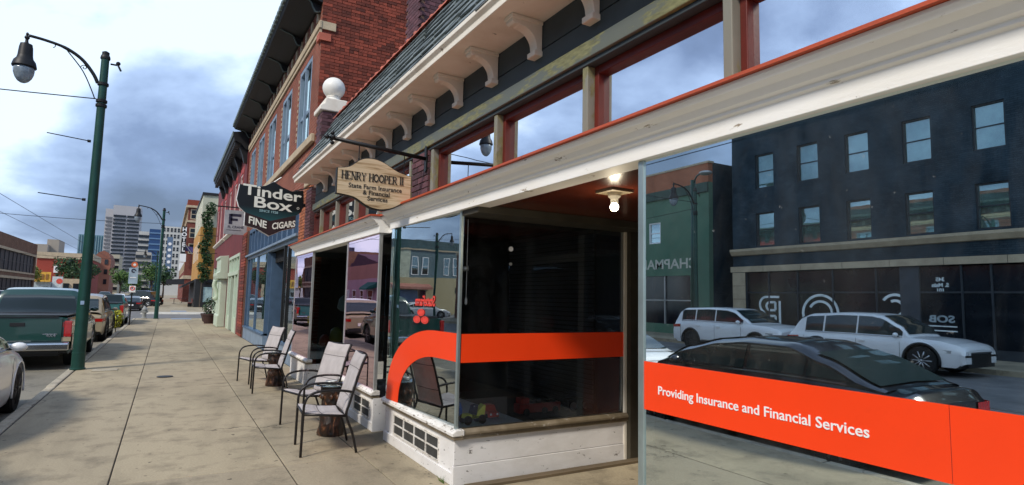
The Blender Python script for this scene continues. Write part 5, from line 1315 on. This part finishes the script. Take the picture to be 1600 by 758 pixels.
def jeep(label, p):
    h = 2.41
    return make_car('parked_suv', label, 4.82, 1.94, None, [(-h, .98), (-h+.1, 1.08), (-h+.7, 1.14), (.6, 1.12), (1.1, 1.12), (1.9, 1.08), (h-.12, 1.0), (h, .90)],
        [(-h+.08, 1.12), (-h+.32, 1.50), (-h+.55, 1.62), (-.6, 1.66), (.15, 1.64), (.45, 1.58), (.95, 1.30), (1.25, 1.10)], (1.45, -1.46), .38, p, 'car',
        [(-.28, .90), (-1.22, -.34), (-h+.45, -1.29)], (.47, 1.18), (-h+.15, -h+.45), .28, m_rimdark, .20, True, 7, .07)
def sedan(label, p, name='parked_car', L=4.87, rim=m_rim, rz_=1.36):
    h = L/2
    return make_car(name, label, L, 1.85, None, [(-h, .78), (-h+.12, .90), (-h+.7, .95), (-.8, .96), (.7, .95), (1.1, .94), (1.9, .82), (h-.2, .70), (h, .55)],
        [(-h+.30, .92), (-h+1.0, 1.20), (-.75, rz_-.01), (-.1, rz_), (.3, rz_-.04), (.85, 1.18), (1.35, .93)], (1.42, -1.42), .335, p, 'car',
        [(-.18, .98), (-1.02, -.24), (-1.55, -1.06)], (.34, 1.26), (-h+.40, -h+1.15), .19, rim, .36, False)
def pickup(label, p, L=5.6, top=1.84, name='parked_pickup'):
    h = L/2; bl = 1.20
    V = make_car(name, label, L, 1.98, None, [(-h, 1.17), (-h+.05, 1.19), (-.05, 1.19), (.1, bl), (1.1, bl), (1.5, 1.14), (2.2, 1.08), (h-.1, .98), (h, .80)],
        [(-.50, bl), (-.43, 1.62), (-.30, top-.05), (.1, top), (.7, top-.01), (1.0, top-.08), (1.35, 1.46), (1.72, 1.14)], (1.85, -1.62), .385, p, 'pickup truck',
        [(.25, 1.22), (-.28, .20)], (1.03, 1.62), (-.50, -.41), .34, m_rim, .24, False, 8, .05)
    bx(-.80, .80, -h-.032, -h-.006, .66, 1.17).build('tailgate', p, V, bevel=.02); bx(-.72, .72, -h-.05, -h-.02, 1.172, 1.20).build('tailgate_cap', m_trimblack, V)
    bx(-.13, .13, -h-.045, -h-.033, .98, 1.06).build('tailgate_handle', m_trimblack, V, bevel=.01)
    MB().prism([(-h-.20, .46), (-h-.20, .60), (-h-.15, .63), (-h+.02, .63), (-h+.02, .44), (-h-.15, .44)], 'x', -.96, .96).build('rear_bumper', m_chrome, V, bevel=.02)
    bx(-.17, .17, -h-.21, -h-.201, .47, .585).build('plate_recess', m_trimblack, V)
    for s in (-1, 1): bx(s*.83, s*.975, -h-.02, -h+.10, .74, 1.10).build('lamp_cluster', m_tail, V, bevel=.015)
    for s in (-1, 1): bx(s*.984, s*.996, -h+.04, -1.62-.47, .44, .80).build('lower_panel', pgold, V); bx(s*.984, s*.996, -1.62+.47, 1.85-.47, .44, .72).build('lower_panel', pgold, V); bx(s*.80, s*.97, -h-.012, -h-.002, .64, .735).build('corner_panel', pgold, V)
    bx(-.86, .86, -h+.06, -.70, 1.205, 1.225).build('bed_shade', m_trimblack, V)  # flat black sheet painted in for the shaded inside of the open bed
    text_mb('4X4', .10, origin=(.52, -h-.036, .74), depth=.004, bold=.002, **XZ).build('badge', m_chrome, V); bx(.45, .72, -h-.037, -h-.033, .80, .815).build('badge', m_chrome, V)
    return V
place(pickup('green pickup truck parked at the kerb behind the near lamp post', pg_), -2.78, 16.75+2.8)
place(sedan('white car at the left edge of the view, parked behind the green pickup', pw, 'parked_car', 4.5, m_rimdark, 1.36), -2.72, 9.9)
place(sedan('black sedan parked at the kerb, seen mirrored in the right display window', pb_, 'parked_car', 4.45), -2.78, 5.38)
place(suv('white crossover parked across the street before the black building', pw), -14.1, 9.85, 180)
place(jeep('white boxy off-road wagon parked across the street behind the crossover', pw), -14.02, 14.95, 180)
place(suv('champagne wagon parked ahead of the green pickup', pgold, 4.7, 1.68, 1.05), -2.75, 27.4)
place(pickup('teal pickup parked by the parking sign', pteal, 5.4, 1.5), -2.75, 37.6)
place(sedan('navy sedan driving away beyond the crossing', pd_, 'moving_car', 4.8), -6.4, 86.0)
place(suv('black off-road wagon stopped across the next block', pb_, 4.4, 1.9, 1.15), -2.6, 80.5, 62)
for (x, y, rz, lab, f, p) in ((-14.0, 28.5, 180, 'maroon sedan parked across the street past the green shop', sedan, pmar), (-17.5, 47.0, 90, 'white sedan crossing on the side street by the tan building', sedan, pw), (-14.0, 62, 180, 'silver sedan parked across by the tan building', sedan, psil), (-14.0, 69.5, 180, 'dark sedan parked across by the tan building', sedan, pd_),
                              (-14.0, 77, 180, 'white wagon parked across by the pink shop', suv, pw), (-14.0, 86, 180, 'maroon wagon parked across by the pink shop', suv, pmar), (-14.0, 102, 180, 'white sedan parked by the long brick building', sedan, pw), (-14.0, 110, 180, 'maroon sedan parked by the long brick building', sedan, pmar), (-14.0, 118, 180, 'silver wagon parked by the long brick building', suv, psil), (-14.0, 127, 180, 'white wagon parked past the long brick building', suv, pw),
                              (-9.6, 104, 180, 'silver sedan coming down the far lane', sedan, psil), (-6.4, 112, 0, 'white sedan driving ahead far down the street', sedan, pw), (-2.8, 104, 0, 'dark sedan parked by the far pavement', sedan, pb_), (-2.8, 118, 0, 'silver wagon parked far down the right kerb', suv, psil), (-9.8, 132, 180, 'blue-black wagon coming far down the street', suv, pd_), (-2.8, 66.5, 0, 'black sedan parked past the crossing', sedan, pb_)):
    place(f(lab, p), x, y, rz)
# ------------------------------------------------------------------ across the street
OX = -19.0
m_glass_k = glass('window_glass_low', .22, (.8, .95, .95), (.9, .95, .95), wave=.015)
m_navyb = brickmat('navy_brick', (.045, .068, .085), (.030, .050, .066), (.018, .030, .040), soot=.45)
K = thing('dark_brick_building', 'dark navy three-storey brick building across the street, mirrored in the right display window', 'building', (OX, 8, 0))
kw = [17.4, 15.25, 13.15, 10.95, 8.72, 6.5, 4.3, 2.1, -.1]
holes = [(c-.48, c+.48, z0, z1) for c in kw for z0, z1 in ((4.32, 5.88), (7.02, 8.64))] + [(-8, 18.5, .0, 3.17)]
wall_with_holes(MB(), OX-.3, OX, -10, 19.2, 0, 12.2, holes).build('front_wall', m_navyb, K)
bx(OX-12, OX-.3, 18.9, 19.2, 0, 12.2).build('side_wall', m_navyb, K); bx(OX-1.2, OX-1.1, -10, 18.9, 0, 12).build('inner_wall', m_dark, K); bx(OX-12, OX-.3, -10, 18.9, 12., 12.1).build('roof_deck', m_dark, K)
for c in kw:
    for z0, z1 in ((4.32, 5.88), (7.02, 8.64)):
        window(K, OX-.08, c-.48, c+.48, z0, z1, 1, plain('dark_sash', (.03, .035, .04), .5), m_glass_k, .05, .10, True, None, .5, plain('pale_blind', (.42, .56, .52), .7) if rnd.random() < .85 else m_dark)
MB().prism([(OX, 3.94), (OX+.10, 3.96), (OX+.22, 4.14), (OX+.22, 4.24), (OX, 4.27)], 'y', -10, 19.22).build('cornice', m_tan, K)
lin = bx(OX+.0, OX+.06, -10, 19.22, 3.18, 3.42).build('stone_lintel', m_joint, K)
for k in range(16): bx(OX+.055, OX+.075, -9.8+k*1.82, -9.8+k*1.82+1.80, 3.17, 3.43).build('stone', m_tan, lin)
cl_ = bx(OX, OX+.05, 18.5, 19.18, 0, 3.16).build('stone_column', m_joint, K)
for k in range(5): bx(OX+.045, OX+.07, 18.49, 19.19, .01+k*.63, .01+k*.63+.615).build('stone', m_tan, cl_)
m_shopd = plain('shop_dark_glass', (.010, .013, .018), .12, 0, .2, 1, 0)
ms = plain('shop_mullion_dark', (.03, .037, .045), .5)
ym = [18.5, 17.3, 15.9, 14.35, 12.6, 11.1, 9.75, 8.9, 7.2, 5.5, 3.8, 2.1, .4, -1.3, -3, -8]
for a, b in zip(ym, ym[1:]):
    for z0, z1 in ((.32, 2.18), (2.24, 3.12)): bx(OX-.12, OX-.11, b+.03, a-.03, z0, z1).build('shop_pane', m_shopd, K)
    bx(OX-.14, OX-.06, a-.03, a+.03, 0, 3.16).build('shop_mullion', ms, K)
bx(OX-.14, OX-.07, -8, 18.5, 2.18, 2.24).build('shop_rail', ms, K); bx(OX-.14, OX-.05, -8, 18.5, 0, .32).build('bulkhead', ms, K); bx(OX-.16, OX-.05, 11.1, 11.75, .0, 3.15).build('door_pier', plain('door_pier_grey', (.045, .055, .07), .6), K)
m_neon = plain('logo_white', (.85, .92, .92), .5)
q = MB(); o_ = dict(right=(0, 1, 0), up=(0, 0, 1), depth=.02)
# S, O and B of the window logo, each drawn with a double line (reads left to right along +y)
def A_(cx, cy, r, a0, a1, w=.10): arc_strip(q, cx, cy, r, w, a0, a1, origin=(OX-.10, 0, .12), n=26, **o_)
def S_(sg): strokes(q, [(a, b, c, d, .10) for a, b, c, d in sg], (0, 1, 0), (0, 0, 1), (OX-.10, 0, .12), .02)
A_(11.95, 1.50, .50, 35, 270); A_(11.95, 1.50, .28, 60, 250); A_(11.95, .72, .50, -150, 90); A_(11.95, .72, .28, -120, 70)
A_(14.92, 1.22, .76, 0, 360); A_(14.92, 1.22, .50, 30, 330)
S_([(16.78, .45, 16.78, 1.72), (16.80, 1.90, 17.45, 1.90), (16.98, .45, 17.4, .45), (17.0, 1.32, 17.0, 1.66), (17.0, 1.30, 17.3, 1.30), (17.0, 1.66, 17.3, 1.66), (17.0, .70, 17.0, 1.04), (17.0, 1.04, 17.3, 1.04), (17.0, .70, 17.3, .70)])
A_(17.45, 1.54, .36, -70, 90); A_(17.40, .82, .37, -90, 70); A_(17.28, 1.48, .18, -90, 90); A_(17.28, .87, .17, -90, 90)
q.build('window_logo', m_neon, K)
for t, z, s in (('345', 2.60, .19), ('S. Main', 2.40, .19), ('101', 2.22, .18)): text_mb(t, s, origin=(OX-.09, 10.42, z), depth=.01, bold=.006, align='CENTER', **YO).build('lettering', m_neon, K)
text_mb('SOB', .34, origin=(OX-.09, 10.42, 1.16), depth=.01, bold=.012, align='CENTER', xs=1.3, **YO).build('lettering', plain('logo_grey', (.35, .42, .45), .5), K)
bx(OX-.09, OX-.08, 9.95, 10.9, 1.00, 1.04).build('rule', m_neon, K); bx(OX-.09, OX-.08, 9.95, 10.9, .84, .88).build('rule', m_neon, K)
# green shop
m_grn = plain('green_stucco', (.10, .20, .13), .8, 0, .15, .8, .1)
Gs = thing('green_shop', 'green two-storey shop across the street with an orange brick parapet', 'building', (OX, 26, 0))
wall_with_holes(MB(), OX-.3, OX, 20.65, 34, 0, 7.85, [(24.03, 24.95, 4.93, 6.1), (21.9, 33.4, .5, 3.1), (28, 28.9, 4.93, 6.1)]).build('front_wall', m_grn, Gs)
bx(OX-12, OX-.3, 20.65, 20.9, 0, 8.9).build('side_wall', m_navyb, Gs); bx(OX-1.1, OX-1, 20.9, 34, 0, 7.8).build('inner_wall', m_dark, Gs)
m_ob = brickmat('orange_parapet', (.50, .17, .085), (.42, .14, .07), (.35, .2, .14)); bx(OX-.3, OX+.02, 20.65, 34, 7.86, 8.85).build('parapet', m_ob, Gs); bx(OX-.35, OX+.06, 20.6, 34, 8.85, 8.95).build('coping', m_tan, Gs); bx(OX, OX+.10, 20.65, 34, 7.35, 7.84).build('cornice', plain('green_dark', (.05, .09, .07), .7), Gs)
for c in (24.49, 28.45): window(Gs, OX-.03, c-.46, c+.46, 4.93, 6.1, 1, m_text_w, m_glass_b, .06, .1)
text_mb('CHAPMAN', .76, origin=(OX+.005, 21.35, 3.49), depth=.03, bold=.012, xs=1.22, **YO).build('lettering', plain('cream_letter', (.62, .60, .50), .6), Gs)
for k in range(6):
    a = 21.9 + k*1.92; bx(OX-.15, OX-.14, a, a+1.9, .5, 3.1).build('shop_pane', m_shopd, Gs); bx(OX-.17, OX-.06, a-.04, a+.04, .5, 3.1).build('shop_mullion', m_alud, Gs)
bx(OX-.17, OX-.06, 21.9, 33.4, 1.75, 1.81).build('shop_rail', m_alud, Gs)
W_ = thing('alley_wall', 'dark wall closing the alley beside the green shop', 'wall', (-27, 19.9, 0)); bx(-27.2, -27, 19.2, 20.65, 0, 5).build('wall', m_navyb, W_)
o = thing('concrete_planter', 'low concrete planter block on the far pavement beside the wagon', 'planter', (-16.5, 18.9, 0)); bx(-16.9, -16.2, 18.2, 20.2, .0, .55).build('box', m_tan, o, bevel=.02); bx(-16.8, -16.3, 18.3, 20.1, .55, .57).build('soil', m_joint, o)
P = thing('utility_pole', 'green utility pole with a cobra-head lamp beside the green shop', 'utility pole', (-17.2, 20.0, 0)); MB().tube([(-17.2, 20.0, 0), (-17.2, 20.0, 7.6)], [.16, .12], 14).build('pole', m_green, P, True); MB().tube(smooth_curve([(-17.2, 20.0, 7.4), (-17.0, 19.6, 7.7), (-16.8, 19.1, 7.75)], 4), .04, 8).build('arm', m_green, P, True)
q = MB().ball((-16.75, 18.85, 7.7), .30, 14, 8, .35).build('lamp_head', m_alud, P, True)
# filler lot building
N_ = thing('low_brick_shop', 'low plain brick shop across the street past the green shop', 'building', (OX, 39, 0)); bx(OX-12, OX, 34.2, 43.8, 0, 5.2).build('wall', brickmat('plain_brick', (.22, .09, .06), (.17, .07, .05), (.25, .2, .16)), N_); bx(OX-12, OX+.08, 34.2, 43.8, 5.2, 5.45).build('coping', m_tan, N_)
for k in range(4): bx(OX+.003, OX+.02, 34.7+k*2.3, 36.5+k*2.3, .6, 2.8).build('shop_pane', m_shopd, N_)
# grey and tan building
T2 = thing('tan_grey_building', 'tan and grey two-storey corner building across the street with a red awning', 'building', (OX-4, 62, 0)); m_gy = plain('grey_teal_wall', (.13, .19, .21), .8, 0, .15, .3, .1); m_tn = plain('tan_wall', (.46, .38, .22), .8, 0, .15, .4, .1)
bx(OX-16, OX, 57.2, 73.5, 0, 3.75).build('wall', m_tn, T2); bx(OX-16, OX-1.9, 57.22, 73.5, 3.75, 6.6).build('upper_wall', m_gy, T2); bx(OX-1.9, OX-.02, 57.21, 73.5, 3.75, 6.6).build('upper_wall', plain('pale_upper', (.50, .52, .40), .8), T2); bx(OX-16, OX+.06, 57.1, 73.5, 6.6, 6.75).build('cornice', m_tan, T2); bx(OX-16, OX+.02, 57.19, 73.5, 6.75, 7.7).build('parapet', plain('dark_teal', (.05, .10, .11), .8), T2)
grid_windows(T2, 'y', 57.22, (OX-2.5, OX-3.6, OX-6.2, OX-7.3, OX-9.9, OX-11.2), (4.1,), .62, 1.75, m_text_w, m_glass_k, -1, .07)
grid_windows(T2, 'y', 57.2, (OX-7.6,), (2.2,), .5, .5, m_iron, m_glass_dark, -1, .05)
MB().prism([(57.2, 3.1), (56.3, 2.75), (56.3, 2.5), (57.2, 2.6)], 'x', OX-4.2, OX+.2).build('awning', plain('brick_awning', (.40, .16, .12), .8), T2); bx(OX-2.8, OX-.6, 57.1, 57.19, .9, 2.4).build('poster', plain('poster_blue', (.10, .16, .28), .6), T2); bx(OX-3.8, OX-2.9, 57.1, 57.19, .1, 2.4).build('door', plain('door_maroon', (.10, .02, .03), .6), T2)
grid_windows(T2, 'x', OX, (60, 63, 66, 69, 72), (.8,), 1.6, 1.8, m_text_w, m_glass_dark, 1, .09)
# pink shop
PK = thing('pink_shop', 'pink painted shop across the street with a dark gabled roof', 'building', (OX, 83, 0)); m_pk = plain('pink_wall', (.52, .30, .36), .8, 0, .12, .3, .1); m_pk2 = plain('salmon_wall', (.46, .20, .16), .8, 0, .12, .3, .1)
bx(OX-12, OX, 75, 94, 0, 4.0).build('wall', m_pk, PK); bx(OX-12, OX-.02, 75, 94, 4.0, 6.0).build('upper_wall', m_pk2, PK); MB().prism([(77, 6.0), (93, 6.0), (88, 8.0)], 'x', OX-8, OX-1).build('gable_roof', plain('maroon_roof', (.08, .03, .05), .8), PK)
for c in (78, 82, 86, 90): 
    grid_windows(PK, 'x', OX, (c,), (.7,), 1.5, 1.7, m_text_w, m_glass_dark, 1, .12)
MB().prism([(OX, 3.5), (OX+1.2, 2.7), (OX+1.2, 2.5), (OX, 2.8)], 'y', 75.5, 79.5).build('awning', plain('green_awning', (.02, .13, .10), .8), PK)
# long brick building (seen directly at the left edge and mirrored in the far panes)
LB = thing('long_brick_building', 'long brick building with dark ribbon windows and pale lintels at the left edge', 'building', (OX, 112, 0)); m_lb = brickmat('long_brick', (.21, .105, .065), (.16, .08, .05), (.26, .2, .15))
wall_with_holes(MB(), OX-.4, OX, 97, 124, 0, 9.0, [(98, 123, 4.2, 6.9), (98, 123, .5, 3.1)]).build('front_wall', m_lb, LB); bx(OX-16, OX-.4, 97, 97.4, 0, 9).build('side_wall', m_lb, LB); bx(OX-16, OX-.4, 123.6, 124, 0, 9).build('side_wall', m_lb, LB); bx(OX-1.4, OX-1.3, 97.4, 123.6, 0, 8.9).build('inner_wall', m_dark, LB); bx(OX-16, OX-.4, 97.4, 123.6, 8.8, 8.95).build('roof_deck', m_dark, LB)
for z in (3.1, 6.9): bx(OX-.1, OX+.10, 97.5, 123.5, z, z+.34).build('lintel', m_tan, LB)
for z0, z1 in ((.5, 3.1), (4.2, 6.9)):
    for k in range(10): 
        a = 98+k*2.5; bx(OX-.2, OX-.19, a+.05, a+2.45, z0, z1).build('ribbon_pane', m_pane_matte, LB); bx(OX-.24, OX-.12, a-.05, a+.05, z0, z1).build('mullion', ms, LB)
    bx(OX-.23, OX-.13, 98, 123, (z0+z1)/2-.04, (z0+z1)/2+.04).build('mullion', ms, LB)
bx(OX-.1, OX+.06, 97.5, 123.5, 3.95, 4.2).build('sill_course', m_tan, LB)
T_ = thing('roof_unit', 'small roof unit with a mast on the long brick building', 'roof unit', (-21.5, 100, 9)); bx(-22.3, -20.8, 99, 101, 8.96, 9.8).build('box', plain('navy_unit', (.04, .05, .10), .6), T_); MB().tube([(-20.9, 99.6, 9.8), (-20.9, 99.6, 11.8)], .05, 6).build('mast', m_iron, T_)
# low pieces beyond it
Ys = thing('yellow_sign_shop', 'low shop with a wide yellow signboard beyond the long brick building', 'shop', (-22, 150, 0)); bx(-30, -20.5, 150.3, 160, 0, 3.2).build('wall', plain('pale_blue_wall', (.40, .48, .52), .8), Ys); bx(-23.2, -20.4, 149.8, 150.1, 3.2, 5.15).build('signboard', plain('yellow_board', (.75, .42, .06), .6), Ys)
for k in range(3): bx(-22.6+k*.7, -22.2+k*.7, 149.7, 149.79, 3.7, 4.7).build('sign_mark', plain('mark_brown', (.30, .14, .04), .7), Ys)
bx(-21.6, -20.7, 150.2, 150.29, .2, 2.2).build('opening', m_glass_dark, Ys)
Ms = thing('white_mural_wall', 'white wall panel with a large red disc beyond the yellow signboard', 'wall', (-19.6, 152, 0)); bx(-20.4, -18.7, 152, 152.6, 0, 4.35).build('wall', plain('mural_white', (.60, .68, .72), .7), Ms); MB().lathe([(.0001, -.02), (.55, -.02), (.55, 0), (.0001, 0)], (-19.2, 151.99, 3.4), 20, 'y').build('red_disc', plain('disc_red', (.75, .10, .07), .6), Ms)
Rb = thing('red_brick_block', 'red brick block with a stone band and narrow dark bay, far left', 'building', (-24, 195, 0)); mrr = plain('flat_red', (.33, .05, .03), .8, 0, .15, .2); bx(-29, -17.5, 190, 210, 0, 9.6).build('wall', mrr, Rb); bx(-29.2, -17.2, 189.7, 210, 9.6, 11.2).build('parapet', m_tan, Rb); bx(-22.6, -21.4, 189.6, 189.98, 1, 9.5).build('dark_bay', m_glass_dark, Rb); bx(-25.4, -24.4, 189.7, 189.98, 6.0, 7.8).build('window', m_text_w, Rb)
bx(-22, -17.3, 174, 176, 0, 4.3).build('arcade_wall', m_tan, Rb)
for x in (-21.2, -19.3): bx(x, x+1.1, 173.7, 173.98, .2, 3.2).build('arch_opening', m_glass_dark, Rb)
Bt = thing('beige_rooftops', 'stepped beige building rising behind the red brick block', 'building', (-37, 268, 0)); mbg = plain('beige_far', (.36, .31, .25), .85, 0, .08, .1, 0); bx(-42, -36.8, 258, 275, 0, 17.3).build('wall', mbg, Bt); bx(-37.6, -34.2, 262, 275, 0, 19.4).build('stair_tower', mbg, Bt); bx(-36.0, -24, 255, 275, 0, 14.2).build('low_wing', plain('grey_far', (.30, .31, .33), .8), Bt)
Mu = thing('mural_building', 'brown painted building with a rounded mural gable behind the near lamp post', 'building', (-21, 268, 0)); MB().prism([(-24, 0), (-18.4, 0), (-18.4, 13.2), (-19.2, 15.4), (-20.6, 16.2), (-22, 15.6), (-24, 13.4)], 'y', 260, 280).build('wall', plain('mural_brown', (.26, .10, .065), .85, 0, .3, .15, .0), Mu)
for k in range(3): bx(-20.2, -19.2, 259.8, 259.98, 4+k*3.6, 5.8+k*3.6).build('window', m_glass_dark, Mu)
Gr = thing('beige_garage', 'beige parking structure with dark slots behind the mural building', 'building', (-20, 305, 0)); bx(-21.3, -18.2, 300, 320, 0, 17).build('wall', plain('garage_beige', (.45, .40, .30), .85), Gr)
for k in range(5): bx(-21.2, -18.3, 299.5, 299.98, 2+k*3, 3.3+k*3).build('slot', m_glass_dark, Gr)

# ------------------------------------------------------------------ trees
def tree(label, x, y, h, rx, rz, mat, seed, n=900, size=.35, group='street trees'):
    rg = random.Random(seed); T = thing('street_tree', label, 'tree', (x, y, 0), group)
    q = MB(); q.tube([(x, y, -.05), (x+.05, y, h*.25), (x-.05, y+.1, h*.55)], [h*.03, h*.024, h*.012], 8)
    tips = []
    for k in range(6):
        a = k*1.05 + rg.uniform(-.3, .3); e = Vector((x+rx*.6*math.cos(a), y+rx*.6*math.sin(a), h*rg.uniform(.55, .85))); q.tube([(x, y, h*rg.uniform(.28, .45)), ((x+e.x)/2, (y+e.y)/2, e.z*.8), e], [h*.012, h*.008, h*.004], 6); tips.append(e)
    q.build('trunk', m_bark, T, True)
    q = MB()
    for e in tips + [Vector((x, y, h*.8)), Vector((x+rx*.2, y, h*.65)), Vector((x-rx*.3, y, h*.6))]:
        leaf_cloud(q, e, rx*.5, rx*.5, rz*.42, n//9, size, rg)
    q.build('crown', mat, T)
    return T
tree('dark leafy tree before the red brick block at far left', -21.0, 178, 10.0, 3.2, 4.2, m_leafd, 1)
tree('dark round tree left of the near lamp post', -18.6, 190, 8.6, 3.0, 3.8, m_leafd, 2)
tree('bright green tree right of the mural building', -12.6, 220, 8.6, 3.2, 3.6, m_leaf, 3)
tree('small green tree far down the middle of the street', -9.8, 235, 7.5, 2.6, 3.2, m_leaf, 4)
tree('bright green tree left of the corner lamp post', -3.9, 200, 10.5, 3.4, 4.6, m_leaf, 5)
tree('green tree right of the corner lamp post, under the hotel sign', -.9, 190, 8.6, 2.6, 3.6, m_leafd, 6)
tree('light green sapling before the yellow signboard', -22.6, 146, 6.9, 1.3, 2.2, leafmat('leaf_lime', (.10, .14, .02), (.22, .25, .05)), 7, 400, .28)
T = thing('climbing_vine', 'dark green vine hanging down the front of the ochre corner building', 'vine', (3.0, 76, 0))
q = MB(); rg = random.Random(9)
for k in range(15):
    leaf_cloud(q, (3.35+rg.uniform(-.25, .55), 75.4, 3.4+k*.58), .55, .35, .55, 110, .17, rg)
q.build('foliage', m_leafd, T); MB().tube([(3.3, 75.6, 0), (3.4, 75.6, 5), (3.5, 75.6, 11)], .06, 6).build('stem', m_bark, T)
q = MB(); rg = random.Random(12)
for k in range(60): leaf_cloud(q, (-50+rg.uniform(0, 45), rg.uniform(360, 600), rg.uniform(3, 6)), 3, 4, 3.5, 60, .7, rg)
stuff(q.build('distant_trees', m_leafd)); 
# street café bits on the next block
for (x, y, lab, c) in ((1.0, 98, 'red café table set on the far pavement', (.35, .03, .03)), (2.1, 104, 'dark café table set by the far canopy', (.05, .03, .03))):
    T = thing('cafe_table', lab, 'table', (x, y, 0)); MB().lathe([(.001, .70), (.55, .70), (.55, .75), (.001, .75)], (x, y, 0), 16).build('top', plain('cafe_%d' % y, c, .6), T); MB().lathe([(.28, 0), (.28, .03), (.04, .05), (.04, .70)], (x, y, 0), 12).build('leg', m_iron, T)
T = thing('street_bench', 'dark bench against the ochre building on the next block', 'bench', (2.4, 79, 0)); bx(2.2, 2.6, 78, 79.6, .42, .47).build('seat', plain('bench_red', (.20, .05, .04), .7), T); bx(2.6, 2.66, 78, 79.6, .50, .95).build('backrest', plain('bench_red', (.2, .05, .04)), T)
for yy in (78.1, 79.4): bx(2.22, 2.62, yy, yy+.08, 0, .42).build('leg', m_iron, T)
